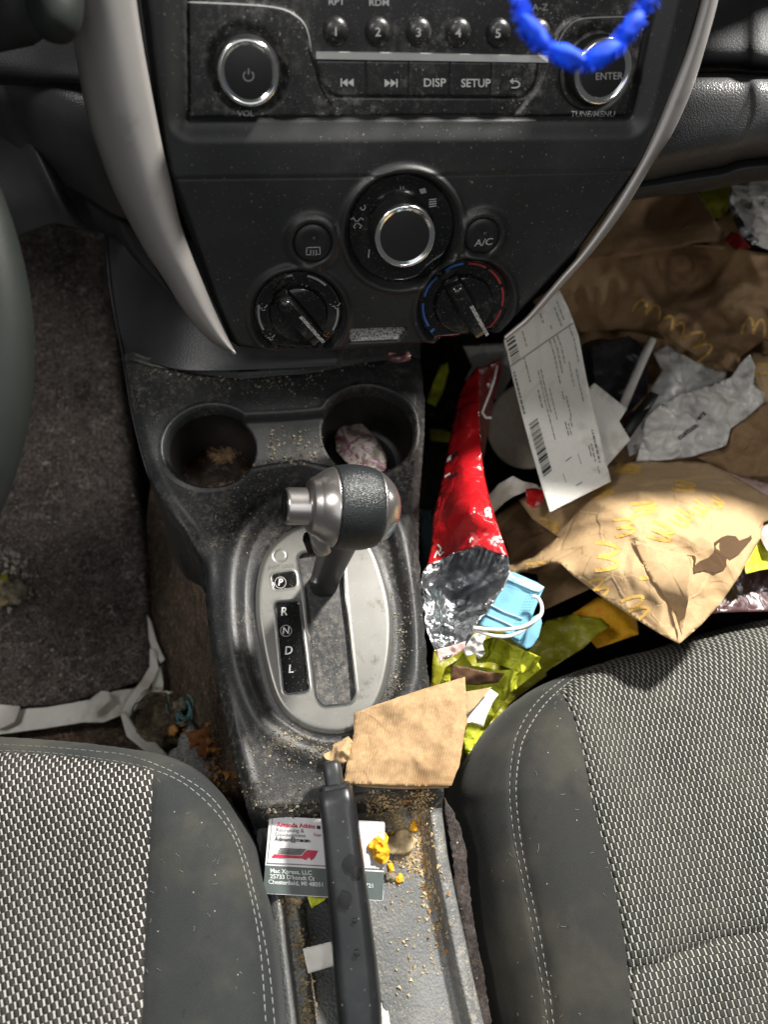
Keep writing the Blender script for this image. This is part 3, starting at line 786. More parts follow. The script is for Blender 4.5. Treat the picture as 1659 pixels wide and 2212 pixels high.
# thin raised outline of the corner panels, silver strip
for L_ in ([(402, 4), (520, 9), (600, 17), (640, 35), (662, 62), (672, 112)], [(1424, 35), (1340, 36), (1260, 40), (1228, 56), (1206, 90), (1198, 116)]):
    V, Fc = ribbon(Rs, [cr(L_, 5).tolist()], 2.6, .0006, 6)
    mk('edge_line', V, facing(V, Fc), M['dim'], face, False)
V, Fc = ribbon(Rs, [[(682, 119), (1182, 127)]], 15, .0016, 20)
M['strip'] = metalm('strip_metal', (.62, .62, .60), .3, .35, .05)
mk('silver_strip', V, facing(V, Fc), M['strip'], face, False, .0015)
pre = [(724, 66, '1'), (815, 67, '2'), (903, 68, '3'), (989, 69, '4'), (1075, 70, '5'), (1160, 71, '6')]
for x, y, s in pre:
    a, b, h = D.hitH(x, y, rad_g); r = .0067
    bt = lathe('preset_button', D.w(a, b, h), D.n, [(r, 0), (r*.98, .002), (r*.86, .0042), (r*.6, .0055), (r*.3, .006), (r*.01, .0061)], M['radio'], radio, 32)
    text('number', s, DH(h+.0064), (x+1, y-1+4), (27, 0), (0, -27), M['white'], bt, .0004, .01)
for s, x, y in (('RPT', 726, 4), ('RDM', 818, 6), ('A-Z', 1166, 16)): text('lettering', s, Rs, (x, y), (21, 0), (0, -20), M['white'] if s != 'A-Z' else M['dim'], face, .0006, .008)
text('lettering', 'VOL', Rs, (530, 245), (19, 0), (0, -18), M['white'], face, .0010, .012)
text('lettering', 'TUNE/MENU', Rs, (1279, 246), (17, 0), (3, -18), M['white'], face, .0014, .004)
text('lettering', 'DISP', Rs, (938, 179), (25, 0), (0, -25), M['white'], keyrow, .0006, .012)
text('lettering', 'SETUP', Rs, (1027, 180), (23, 0), (0, -25), M['white'], keyrow, .0006, .012)
def tri(pts): return pts
def polymark(S, polys, m, parent, name='symbol', off=.0006):
    V = []; Fc = []
    for P in polys:
        k = len(V); V += [S(x, y, off) for x, y in P]; Fc.append(tuple(range(k, k+len(P))))
    mk(name, V, facing(V, Fc), m, parent, False)
polymark(Rs, [[(735, 169), (738, 169), (738, 187), (735, 187)], [(738, 178), (750, 169), (750, 187)], [(750, 178), (763, 169), (763, 187)]], M['white'], keyrow)
polymark(Rs, [[(830, 170), (843, 179), (830, 188)], [(843, 170), (855, 179), (843, 188)], [(855, 170), (858, 170), (858, 188), (855, 188)]], M['white'], keyrow)
V, Fc = ribbon(Rs, [[(1104, 175), (1116, 175), (1122, 180), (1121, 186), (1114, 189), (1104, 189)]], 3, .0006, 3); mk('symbol', V, facing(V, Fc), M['white'], keyrow, False)
polymark(Rs, [[(1100, 175), (1108, 168), (1108, 182)]], M['white'], keyrow)
def rknob(c, r, cap_text):
    h0 = float(rad_g(np.array([c[0]]), np.array([c[1]]))[0]); n = D.n
    k = lathe('radio_knob', dwp(c, h0), n, [(r*1.02, 0), (r*1.0, .006), (r*.985, .010), (r*.95, .0125)], M['knob_face'], radio, 64); sharp(k)
    lathe('ring', dwp(c, h0+.0125), n, [(r*.80, 0), (r*.97, 0), (r*.98, .0008), (r*.94, .0026), (r*.84, .0030), (r*.80, .0015)], M['chrome'], k, 64)
    sharp(lathe('cap', dwp(c, h0+.012), n, [(r*.82, 0), (r*.82, .0018), (r*.7, .0022), (r*.01, .0022)], M['knob_face'], k, 64))
    return k, h0+.0146
kv, hv = rknob(vC, vR, '')
S_ = DH(hv)
cx, cy = 536, 163
V, Fc = ribbon(S_, [[(cx+11*math.sin(t), cy+1-11*math.cos(t)) for t in np.linspace(.6, 2*math.pi-.6, 22)], [(cx, cy-15), (cx, cy-2)]], 2.6, .0004, 3)
mk('symbol', V, facing(V, Fc), M['dim'], kv, False)
ke, he = rknob(eC, eR, '')
text('lettering', 'ENTER', DH(he), (1316, 165), (20, -.5), (0, -22), M['dim'], ke, .0004, .008)
lathe('knob_base', dwp(D.hit(1294, 158), RB+.0012), D.n, [(eR*1.18, 0), (eR*1.15, .0016), (eR*1.05, .002), (eR*1.0, .0005)], M['radio'], radio, 56)

# ------------------------------------------------------------------ silver trim and side pads
def band(name, fr, L, Rr, prof, m, parent, solid=.0015, n=10):
    a = cr(L, n); b = cr(Rr, n); k = min(len(a), len(b)); V = []; np_ = len(prof)
    for i in range(k):
        for s, h in prof:
            u, v = a[i][:2]*(1-s)+b[i][:2]*s; V.append(fr.px(u, v, h))
    Fc = [(i*np_+j, i*np_+j+1, (i+1)*np_+j+1, (i+1)*np_+j) for i in range(k-1) for j in range(np_-1)]
    Fc = facing(V, Fc)
    return mk(name, V, Fc, m, parent, True, solid)
Ltrim = [(120, -420), (135, -60), (140, 0), (160, 110), (186, 250), (212, 330), (243, 412), (280, 485), (315, 548), (352, 602), (402, 682), (455, 738), (503, 764)]
Rtrim = [(290, -420), (292, -60), (297, 0), (312, 100), (335, 225), (352, 312), (372, 400), (390, 480), (413, 545), (436, 602), (462, 665), (488, 722), (510, 764)]
prof = [(0, -.022), (.04, -.012), (.1, -.004), (.22, .003), (.38, .0065), (.55, .0075), (.72, .0065), (.88, .004), (.97, .002), (1, -.006)]
band('silver_trim', D, Ltrim, Rtrim, prof, M['trim'], dashb)
L2 = [(1562, -420), (1522, -60), (1514, 0), (1482, 110), (1445, 205), (1412, 285), (1375, 362), (1318, 455), (1255, 545), (1205, 603), (1140, 680), (1112, 705), (1088, 726)]
R2 = [(1600, -420), (1560, -60), (1552, 0), (1522, 110), (1493, 200), (1452, 290), (1405, 362), (1347, 458), (1280, 545), (1228, 603), (1160, 678), (1126, 710), (1092, 735)]
band('silver_trim', D, L2, R2, [(0, -.004), (.05, .0), (.2, .003), (.5, .0045), (.8, .003), (.95, -.003), (1, -.02)], M['trim'], dashb)
# thin dark gap line beside each trim is left by the curved edge of the bezel

_b = Pd(-260, -205, .285)
# driver side: knee pad, fin
patch('upper_pad', [[(-120, -80, .46), (40, -70, .46), (160, -60, .46), (330, -60, .45)],
                    [(-120, 60, .46), (40, 70, .46), (150, 80, .455), (330, 90, .44)],
                    [(-120, 150, .47), (50, 160, .465), (140, 165, .455), (330, 180, .44)],
                    [(-110, 178, .50), (50, 185, .49), (140, 180, .48), (330, 200, .46)]], M['padsoft'], dashb)
patch('knee_pad', [[(-80, 130, .52), (55, 160, .49), (120, 170, .475), (200, 160, .475), (260, 150, .49)],
                   [(-60, 190, .53), (70, 205, .49), (130, 215, .475), (210, 225, .475), (290, 230, .49)],
                   [(-30, 240, .56), (95, 260, .505), (150, 280, .49), (220, 310, .49), (300, 330, .50)],
                   [(0, 300, .60), (110, 330, .55), (170, 360, .53), (240, 400, .52), (330, 430, .53)],
                   [(40, 380, .64), (135, 400, .60), (190, 430, .58), (260, 470, .56), (370, 500, .56)]], M['pad'], dashb)
patch('lower_fin', [[(-90, 200, .60), (-20, 235, .59), (30, 265, .575), (70, 290, .58)],
                    [(-60, 260, .60), (25, 300, .59), (70, 320, .565), (105, 345, .58)],
                    [(-30, 360, .61), (62, 370, .60), (100, 385, .57), (135, 400, .585)],
                    [(0, 450, .62), (92, 430, .61), (125, 440, .58), (160, 450, .595)],
                    [(20, 520, .64), (110, 485, .625), (150, 490, .60), (190, 500, .61)]], M['pad'], dashb)
patch('knee_panel', [[(100, 250, .62), (180, 300, .58), (300, 350, .54)],
                     [(110, 380, .63), (190, 400, .60), (330, 430, .56)],
                     [(118, 484, .66), (210, 495, .63), (300, 520, .60)],
                     [(125, 478, .70), (230, 500, .68), (320, 540, .64)]], M['padsoft'], dashb)
patch('duct_end', [[(238, 440, .585), (252, 440, .58), (275, 450, .58)], [(246, 490, .585), (262, 500, .575), (300, 510, .58)], [(262, 522, .60), (290, 560, .585), (340, 590, .59)], [(300, 540, .62), (345, 610, .60), (400, 680, .60)]], M['padsoft'], dashb)
# passenger side: upper fascia and glovebox lid
patch('fascia', [[(1420, -120, .52), (1500, -110, .50), (1600, -100, .49), (1800, -90, .48), (3000, -60, .48)],
                 [(1420, 30, .50), (1500, 40, .48), (1600, 50, .47), (1800, 60, .46), (3000, 80, .46)],
                 [(1400, 120, .50), (1500, 130, .48), (1600, 132, .47), (1800, 142, .46), (3000, 160, .46)],
                 [(1390, 148, .53), (1500, 150, .52), (1600, 152, .51), (1800, 160, .50), (3000, 178, .50)]], M['padsoft'], dashb)
patch('glovebox_lid', [[(1360, 150, .53), (1480, 154, .51), (1600, 157, .50), (1800, 166, .49), (3000, 184, .49)],
                       [(1350, 165, .50), (1480, 172, .48), (1600, 172, .47), (1800, 178, .46), (3000, 196, .46)],
                       [(1300, 260, .505), (1440, 255, .485), (1600, 250, .47), (1800, 250, .46), (3000, 262, .46)],
                       [(1260, 350, .52), (1400, 345, .50), (1560, 325, .485), (1780, 310, .475), (3000, 320, .475)],
                       [(1250, 405, .54), (1380, 395, .525), (1540, 365, .515), (1780, 338, .505), (3000, 345, .505)]], M['pad'], dashb, n=10)
patch('glovebox_lip', [[(1245, 380, .55), (1380, 385, .53), (1540, 360, .52), (1780, 332, .51), (3000, 335, .51)],
                       [(1240, 420, .54), (1390, 405, .523), (1545, 382, .512), (1780, 355, .502), (3000, 360, .502)],
                       [(1230, 445, .55), (1370, 428, .535), (1540, 405, .525), (1780, 380, .515), (3000, 385, .515)],
                       [(1225, 462, .58), (1345, 436, .565), (1520, 413, .555), (1780, 386, .545), (3000, 390, .545)]], M['padsoft'], dashb, n=8)

# ================================================================== centre console
con = thing('center_console', 'black plastic centre console with two cup holders, crumbs and dust over its oval shift surround', 'console', (.02, .2, .05))
Co = [(200, 640, 0), (262, 740, 0), (268, 775, 0), (280, 850, 0), (292, 920, 0), (316, 1010, 0), (350, 1078, 0), (402, 1145, 0), (434, 1205, 0), (444, 1290, 0), (455, 1400, 0), (480, 1520, 0), (506, 1640, 0),
      (534, 1740, -.01), (556, 1830, -.02), (578, 1950, -.025), (596, 2090, -.025), (608, 2212, -.025), (628, 2460, -.025), (1110, 2460, -.025), (1050, 2205, -.025), (1032, 2130, -.025), (1003, 1980, -.025), (978, 1855, -.02), (954, 1705, -.01),
      (944, 1600, 0), (932, 1500, 0), (922, 1426, 0), (912, 1300, 0), (904, 1180, 0), (906, 1070, 0), (916, 940, 0), (918, 850, 0), (908, 770, 0), (900, 640, 0)]
K = CON
Cp = np.array([K.hit(*p) for p in Co])
def kcirc(cu, cv, hw, dh=0):
    c = K.hit(cu, cv); e = K.hit(cu+hw, cv); f = K.hit(cu-hw, cv); r = math.hypot(e[0]-f[0], e[1]-f[1])/2
    return ((e[0]+f[0])/2, (e[1]+f[1])/2), r
c1, r1 = kcirc(455, 962, 101); c2, r2 = kcirc(795, 926, 106)
Ch = rrect([K.hit(*p) for p in [(520, 900), (564, 897), (682, 890), (730, 880), (740, 1010), (711, 1006), (650, 992), (575, 1002), (530, 1010)]], .004)
Pm = np.array([K.hit(*p) for p in cr([(517, 1300), (520, 1232), (536, 1172), (570, 1122), (620, 1092), (700, 1078), (790, 1092), (838, 1140), (862, 1230), (878, 1315), (881, 1400), (868, 1480), (835, 1545), (785, 1592), (722, 1614), (660, 1602), (612, 1574), (573, 1539), (540, 1462), (522, 1380)], 4, True)])
Pp = np.array([K.hit(*p) for p in cr([(551, 1300), (553, 1259), (564, 1210), (591, 1170), (640, 1136), (700, 1126), (770, 1142), (806, 1182), (831, 1248), (846, 1315), (848, 1383), (840, 1450), (822, 1510), (790, 1558), (741, 1583), (674, 1577), (624, 1550), (591, 1506), (568, 1427), (554, 1345)], 4, True)])
Tr = rrect([K.hit(*p) for p in [(520, 1752), (560, 1748), (690, 1736), (775, 1716), (1000, 1702), (1100, 1860), (1200, 2300), (1150, 2600), (500, 2600), (480, 2212), (500, 1900)]], .008)
railL = [K.hit(*p) for p in [(586, 1870, -.02), (603, 2050, -.02), (622, 2212, -.02), (648, 2460, -.02)]]
railR = [K.hit(*p) for p in [(936, 1712, -.02), (952, 1850, -.02), (978, 1980, -.02), (1010, 2130, -.02), (1030, 2212, -.02), (1075, 2460, -.02)]]
Sl = rrect([K.hit(*p, -.03) for p in [(640, 1950), (700, 1915), (790, 2060), (838, 2212), (860, 2600), (720, 2600), (672, 2212), (656, 2060)]], .004)
ridgeL = [K.hit(*p) for p in cr([(330, 1040), (402, 1155), (448, 1222), (452, 1290), (470, 1420), (505, 1560), (540, 1690)], 5)]
grv = np.array([K.hit(*p) for p in [(180, 752), (275, 770), (320, 785), (425, 806), (525, 815), (650, 806), (750, 788), (900, 765), (1000, 750)]])
def con_h(A, B):
    dC = sdf(A, B, Cp); h = np.zeros(A.shape)
    h -= .006*ss(dC, -.010, .002)**1.5+np.clip(dC-.001, 0, .05)*30
    # rise towards the dash beyond the crease
    yb = np.interp(A, grv[:, 0], grv[:, 1]); t = B-yb
    h += np.clip(t, 0, .2)*.55-.0016*np.exp(-((t+.0005)/.0014)**2)
    # soft slope down to the left shoulder
    dr = sdf(A, B, np.array(ridgeL), False); h += .0018*np.exp(-(dr/.0035)**2)
    # shift surround
    dM = sdf(A, B, Pm)
    h += .0050*np.exp(-((dM-.0065)/.0075)**2)
    h -= .0048*ss(-dM, -.002, .0035)
    dP = sdf(A, B, Pp)
    h += .0012*ss(-dP, -.004, .001)
    # tray
    dT = sdf(A, B, Tr)
    tray = ss(-dT, -.002, .014); h -= .030*tray
    h += .014*(1-ss(sdf(A, B, railL, False), .0025, .0065))*tray
    h += .014*(1-ss(sdf(A, B, railR, False), .0035, .0080))*tray
    dS = sdf(A, B, Sl); h -= .05*ss(-dS, 0, .004)
    # cups and the bridge between them
    d1 = np.hypot(A-c1[0], B-c1[1])-r1; d2 = np.hypot(A-c2[0], B-c2[1])-r2; dh = sdf(A, B, Ch)
    du = np.minimum(np.minimum(d1, d2), dh)
    h += .0012*np.exp(-((du-.0022)/.0016)**2)
    h = np.where(du < .001, np.minimum(h, -.0075*ss(-du, -.001, .0035)), h)
    for d in (d1, d2):
        h -= .048*ss(-d, .0015, .0065)+np.clip(-d-.0065, 0, .004)*.6
    h += .0006*np.sin(A*90)*np.cos(B*70)
    return np.maximum(h, -.30)
aL = K.hit(560, 812)[0]
def con_cls(a, b):
    d = sdf(a, b, Cp); k = np.where(d < .012, 0, -1)
    k = np.where((b > np.interp(a, grv[:, 0], grv[:, 1])+.004) & (a < aL), -1, k)
    k = np.where(np.hypot(a-c1[0], b-c1[1])-r1 < -.0022, 1, k); k = np.where(np.hypot(a-c2[0], b-c2[1])-r2 < -.0022, 2, k)
    k = np.where((sdf(a, b, Tr) < -.010) & (d < .0), 3, k)
    return k
lo = Cp.min(0)-.05; hi = Cp.max(0)+.002; lo[0] -= 0; hi[0] += .048
cp = hfield(K, lo[0], hi[0], lo[1], hi[1], .001, con_h, [('body', M['console'], con), ('cup_holder', M['cup'], con), ('cup_holder', M['cup'], con), ('rear_tray', M['console_dust_glints'], con)], con_cls,
            [(circ(c1, r1-.0022), True), (circ(c2, r2-.0022), True), (Pp, True), (Cp, True)])
body = cp[0]
con_g = GridF(con_h, lo[0], hi[0], lo[1], hi[1], .001)
def Ks(u, v, off=0.):
    a, b, h = K.hitH(u, v, con_g, 8); return K.w(a, b, h+off)
# plastic side panel rising to the dash on the left
patch('side_panel', [[(226, 470, .66), (300, 480, .64), (420, 520, .60), (740, 560, .60)],
                     [(238, 600, .66), (310, 600, .63), (430, 620, .60), (740, 660, .60)],
                     [(250, 680, .655), (320, 690, .62), (430, 700, .60), (740, 730, .60)],
                     [(262, 745, .645), (325, 755, .615), (430, 775, .60), (740, 768, .595)],
                     [(270, 768, .635), (325, 781, .61), (430, 801, .60), (740, 790, .597)]], M['panel'], con, n=10)
patch('side_wall', [[(222, 470, .66), (232, 600, .66), (246, 690, .655), (262, 770, .635), (276, 860, .62), (290, 930, .61), (315, 1020, .60), (345, 1080, .60)],
                    [(226, 480, .72), (236, 600, .72), (250, 690, .72), (266, 780, .70), (280, 870, .69), (296, 940, .68), (322, 1030, .67), (356, 1100, .66)],
                    [(232, 490, .85), (244, 600, .85), (260, 700, .84), (276, 790, .83), (290, 880, .82), (308, 950, .80), (338, 1040, .80), (376, 1120, .79)]], M['panel'], con, n=6)

# shift plate: its own relief
slotc = rrect([K.hit(*p) for p in [(641, 1196), (740, 1180), (744, 1271), (769, 1500), (758, 1519), (697, 1526), (682, 1508), (654, 1266)]], .006)
w1 = rrect([K.hit(*p) for p in [(584, 1240), (637, 1232), (641, 1268), (590, 1275)]], .004)
w2 = rrect([K.hit(*p) for p in [(592, 1300), (646, 1295), (669, 1494), (612, 1501)]], .004)
btc, btr = kcirc(604, 1200, 14)
PH = -.0022
def pl_h(A, B):
    dP = sdf(A, B, Pp); h = PH+.0022*(1-ss(dP, -.005, .0005)**2)-np.clip(dP, 0, 1)*4
    dS = sdf(A, B, slotc); h += .0007*np.exp(-((dS-.0006)/.0006)**2); h -= .0045*ss(-dS, 0, .0008)
    for w in (w1, w2):
        d = sdf(A, B, w); h += .0005*np.exp(-((d-.0004)/.0005)**2)-.0009*ss(-d, 0, .0007)
    rr = np.hypot(A-btc[0], B-btc[1])-btr; h -= .0006*np.exp(-(rr/.0004)**2)
    return h
def pl_cls(a, b):
    k = np.where(sdf(a, b, Pp) < .0004, 0, -1); k = np.where(sdf(a, b, slotc) < -.0006, 1, k)
    k = np.where(sdf(a, b, w1) < -.0004, 2, k); k = np.where(sdf(a, b, w2) < -.0004, 3, k); return k
lo = Pp.min(0)-.001; hi = Pp.max(0)+.001
M['slot'] = plastic('slot_blade', (.020, .021, .021), .42, 2000, .00004, .6, (.24, .23, .20), 40, pthr=.42, speck=520)
pp = hfield(K, lo[0], hi[0], lo[1], hi[1], .0005, pl_h, [('shift_plate', M['plate'], con), ('shift_slot', M['slot'], con), ('gear_window', M['gloss'], con), ('gear_window', M['gloss'], con)], pl_cls,
            [(Pp, True), (slotc, True), (w1, True), (w2, True)])
pl_g = GridF(pl_h, lo[0], hi[0], lo[1], hi[1], .0004)
def Ps(u, v, off=0.):
    a, b, h = K.hitH(u, v, pl_g); return K.w(a, b, h+off)
def loopline(name, poly, w, h, m, parent):
    P = np.asarray(poly); n = len(P); V = []; Fc = []
    for i in range(n):
        t = P[(i+1) % n]-P[i-1]; t = t/ (np.linalg.norm(t)+1e-9); nn_ = np.array([-t[1], t[0]])
        for s in (-.5, .5): x = P[i]+nn_*w*s; V.append(K.w(x[0], x[1], h))
    Fc = [(2*i, 2*i+1, (2*i+3) % (2*n), (2*i+2) % (2*n)) for i in range(n)]
    return mk(name, V, facing(V, Fc), m, parent, True)
for w in (slotc, w2): loopline('bright_edge', w, .0011, PH+.0022+.0010, M['chrome'], pp[0])
ey_ = (-3, -26)
for s, at in (('R', (613, 1322)), ('D', (623, 1406)), ('L', (628, 1446))): text('gear_letter', s, Ps, at, (24, -2), (2.5, 0) and (2, -25), M['white'], pp[3], .0005, .02)
text('gear_letter', 'N', Ps, (617, 1363), (20, -1.5), (2, -21), M['white'], pp[3], .0005, .02)
text('gear_letter', 'P', Ps, (605, 1259), (20, -1.5), (2, -21), M['white'], pp[2], .0005, .02)
for (x, y, p_) in ((617, 1363, pp[3]), (605, 1259, pp[2])):
    V, Fc = ribbon(Ps, [[(x+12*math.cos(t), y+12*math.sin(t)) for t in np.linspace(0, 2*math.pi, 26)]], 1.8, .0005, 3); mk('letter_ring', V, facing(V, Fc), M['dim'], p_, False)
text('lettering', 'SHIFT LOCK', Ps, (607, 1224), (10.5, -.8), (1, -11), M['greyprint'], pp[0], .0004, .0)

# ------------------------------------------------------------------ gear lever
def loft(name, C_, Wd, Ht, xdir, m, parent, p=4., n=36, up_=None):
    V = []; Fc = []; k = len(C_)
    for i in range(k):
        d = (Vector(C_[min(i+1, k-1)])-Vector(C_[max(i-1, 0)])).normalized()
        x = Vector(xdir); x = (x-d*x.dot(d)).normalized(); y = d.cross(x)
        if y.dot(Vector((0, -.3, 1))) < 0: y = -y
        for j in range(n):
            t = 2*math.pi*j/n; c, s = math.cos(t), math.sin(t)
            V.append(Vector(C_[i])+x*(Wd[i]/2*math.copysign(abs(c)**(2/p), c))+y*(Ht[i]/2*math.copysign(abs(s)**(2/p), s)))
    for i in range(k-1):
        for j in range(n): Fc.append((i*n+j, i*n+(j+1) % n, (i+1)*n+(j+1) % n, (i+1)*n+j))
    Fc += [tuple(range(n-1, -1, -1)), tuple(range((k-1)*n, k*n))]
    o = mk(name, V, Fc, m, parent)
    import bmesh
    bm = bmesh.new(); bm.from_mesh(o.data); bmesh.ops.recalc_face_normals(bm, faces=bm.faces); bm.to_mesh(o.data); bm.free()
    return sharp(o, 50)
kc = Pd(759, 1096, .45); base = K.px(697, 1262, -.004)
gear = thing('gear_lever', 'automatic gear lever with round black leather knob banded in satin silver', 'gear lever', tuple(base))
ax = (rt*.955+fw*.30+up*(-.02)).normalized()
def ball(t, R=.0252, L=.0292, e=2.25): return R*max(0, 1-abs(t/L)**e)**(1/2.05)
ts = lambda a, b, n: [a+(b-a)*i/n for i in range(n+1)]
mid = [(ball(-.0115)*.9, -.0115)]+[(ball(t), t) for t in ts(-.0115, .0145, 20)]+[(ball(.0145)*.9, .0145)]
kn = lathe('knob', kc, ax, mid, M['leather'], gear, 72)
lathe('knob_cap', kc, ax, [(ball(.0147)*.99, .0147)]+[(ball(t)*1.0, t) for t in ts(.0150, .0291, 16)]+[(.0005, .0292)], M['knobmetal'], gear, 72)
lathe('knob_collar', kc, ax, [(.0100, -.0262), (.0148, -.0258), (.0166, -.0242)]+[(ball(t)*(1.0 if t > -.018 else 1.0)*.995+.0*t, t) for t in ts(-.0215, -.0119, 10)]+[(ball(-.0117)*.99, -.0117)], M['knobmetal'], gear, 72)
tb = lathe('thumb_button', kc, ax, [(.0110, -.0255), (.0108, -.0260), (.0106, -.0375), (.0102, -.0388), (.0088, -.0398)][::-1], M['knobmetal'], gear, 48)
lathe('button_face', kc, ax, [(.001, -.0400), (.0092, -.0399), (.0096, -.0392), (.0094, -.0385)], M['glossclean'], tb, 40)
sd = (base-kc).normalized()
P_ = [kc+sd*.010, kc+sd*.020, kc+sd*.026, kc+sd*.036, kc+(base-kc)*.62, kc+(base-kc)*.85, base-Vector((0, 0, .004))]
loft('shaft', P_, [.034, .033, .029, .0245, .0215, .0200, .0200], [.034, .033, .028, .022, .020, .019, .019], ax, flat('shaft_plastic', (.022, .022, .022), .45), gear, 2.3)
q0 = Pd(678, 1142, .452); q1 = Pd(700, 1192, .462)
loft('fairing', [q0, q0.lerp(q1, .35), q0.lerp(q1, .7), q1], [.007, .0105, .0115, .009], [.006, .010, .011, .008], rt, M['knobmetal'], gear, 2.4)
q0 = Pd(664, 1160, .46); q1 = Pd(672, 1186, .466)
loft('release_tab', [q0, q1], [.006, .005], [.010, .009], rt, M['glossclean'], gear, 3)

# ------------------------------------------------------------------ handbrake
hb = thing('handbrake_lever', 'black plastic handbrake lever with push button tip and wear patches, lying across a business card', 'handbrake', tuple(Pd(776, 2212, .47)))
ctr = [(723, 1700, .468), (724, 1706, .4675), (729, 1734, .466), (736, 1790, .462), (748, 1900, .455), (758, 1990, .449), (767, 2080, .443), (775, 2160, .438), (780, 2240, .433), (790, 2330, .428), (800, 2480, .420)]
wpx = [62, 74, 78, 80, 84, 88, 94, 96, 92, 90, 90]
Cc = [Pd(u, v, d+.006) for u, v, d in ctr]; wd = [w*c[2]/F for w, c in zip(wpx, ctr)]
loft('grip', Cc, wd, [.014, .021, .024, .026, .028, .029, .031, .033, .033, .032, .032], rt, M['handle'], hb, 4.2, 48)
tipd = (Cc[0]-Cc[3]).normalized(); tip = Pd(719, 1672, .494)
bc = Cc[0]
loft('push_button', [bc-tipd*.008, bc+tipd*.006, bc+tipd*.0135, bc+tipd*.0155], [.0120, .0114, .0110, .0080], [.0125, .0120, .0116, .008], rt, flat('button_plastic', (.03, .032, .033), .4), hb, 3.0, 32)
loft('collar', [bc-tipd*.004, bc+tipd*.0012, bc+tipd*.002], [.0205, .0195, .0165], [.018, .017, .014], rt, M['handle'], hb, 3.4, 40)
# wet-looking wear blotches on the grip
def on_grip(u, v, off=0.):
    # top of grip: interpolate the centre line
    vs_ = [c[1] for c in ctr]; dd = np.interp(v, vs_, [c[2] for c in ctr]); hh = np.interp(v, vs_, [.014, .021, .024, .026, .028, .029, .031, .033, .033, .032, .032])
    uc = np.interp(v, vs_, [c[0] for c in ctr]); w = np.interp(v, vs_, wpx)/2
    e = min(1., abs(u-uc)/w); k = (1-e**4.2)**(1/4.2)
    return Pd(u, v, dd+.006-hh/2*k*1.0-off+.0002)
patches = [(812, 30, 26), (790, 0, 0)]
blotm = flat('worn_patch', (.004, .0042, .0045), .42)
for (u, v, a, b) in ((755, 1866, 15, 20), (770, 1885, 12, 14), (744, 1945, 15, 20), (765, 1990, 6, 5), (770, 2060, 7, 7)):
    n = 22; ring = [(u+a*math.cos(t)*(1+.35*noise.noise(Vector((t*2, u, 0)))), v+b*math.sin(t)*(1+.35*noise.noise(Vector((t*2, 0, v))))) for t in np.linspace(0, 2*math.pi, n, endpoint=False)]
    V = [on_grip(u, v, .0004)]+[on_grip((x+u)/2, (y+v)/2, .0004) for x, y in ring]+[on_grip(x, y, .0002) for x, y in ring]
    Fc = [(0, 1+i, 1+(i+1) % n) for i in range(n)]+[(1+i, 1+n+i, 1+n+(i+1) % n, 1+(i+1) % n) for i in range(n)]
    mk('worn_patch', V, facing(V, Fc), blotm, hb, True)
# ================================================================== seats
def seat(name, label, fr, S, Tl, Wp, depth, wid, bnd, weave_m, cloth_m, extra=None, hump=None, step=.0014, offs=()):
    th_ = thing(name, label, 'car seat', tuple(fr.w(*fr.hit(*offs), -.3)))
    Sp = np.array([fr.hit(p[0], p[1], p[2]) for p in cr(S, 5)])
    def base(A, B):
        d = sdf(A, B, Sp); x = np.clip(-d/wid, 0, 1); h = -depth*(1-np.sqrt(np.clip(1-(1-x)**2.2, 0, 1)))
        h -= np.clip(d, 0, .02)*14
        if extra is not None: h += extra(A, B, d)
        return h
    bg = GridF(base, bnd[0]-.1, bnd[1]+.1, bnd[2]-.1, bnd[3]+.1, .002)
    Tp = [np.array([fr.hitH(u, v, bg, 7)[:2] for u, v in cr(t, 5)]) for t in Tl]
    W_ = np.array([fr.hitH(u, v, bg, 7)[:2] for u, v in dens(Wp, 25)])
    def full(A, B):
        h = base(A, B); dW = sdf(A, B, W_)
        h -= .0016*np.exp(-(dW/.0012)**2)+.0022*np.exp(-(dW/.006)**2)
        for t in Tp: d = sdf(A, B, t, False); h -= .0011*np.exp(-(d/.0009)**2)+.0010*np.exp(-(d/.004)**2)
        if hump is not None: h += hump(A, B, dW)
        return h
    def cls(a, b):
        d = sdf(a, b, Sp); return np.where(d > .018, -1, np.where(sdf(a, b, W_) < 0, 0, 1))
    r = hfield(fr, *bnd, step, full, [('seat_panel', weave_m, th_), ('bolster', cloth_m, th_)], cls, [(W_, True), (Sp, True)])
    return th_, r, GridF(full, *bnd, .0007), Tp, W_
def stitches(name, fr, full, T, m, parent, ln=.0032, gap=.0016, w=.0005, side=0.):
    q = dens([tuple(p) for p in T], .0004); V = []; Fc = []; s = 0; acc = [0]
    for i in range(1, len(q)): acc.append(acc[-1]+math.hypot(*(q[i]-q[i-1])))
    acc = np.array(acc); L = acc[-1]
    while s+ln < L:
        idx = [int(np.searchsorted(acc, s+ln*k/4)) for k in range(5)]; s += ln+gap
        b = len(V)
        for k, i in enumerate(idx):
            i = min(i, len(q)-1); t = q[min(i+1, len(q)-1)]-q[max(0, i-1)]; t = t/(np.linalg.norm(t)+1e-9); nx = np.array([-t[1], t[0]])
            hh = float(full(np.array([q[i][0]+nx[0]*side]), np.array([q[i][1]+nx[1]*side]))[0])
            for c, z in ((-w/2, .0001), (-w/3, .0006), (w/3, .0006), (w/2, .0001)):
                p = q[i]+nx*(side+c); V.append(fr.w(p[0], p[1], hh+z*(1 if 0 < k < 4 else .2)+.0002))
        for k in range(4):
            for c in range(3): Fc.append((b+k*4+c, b+k*4+c+1, b+(k+1)*4+c+1, b+(k+1)*4+c))
    return mk(name, V, facing(V, Fc), m, parent, True)
LS = level(.362)
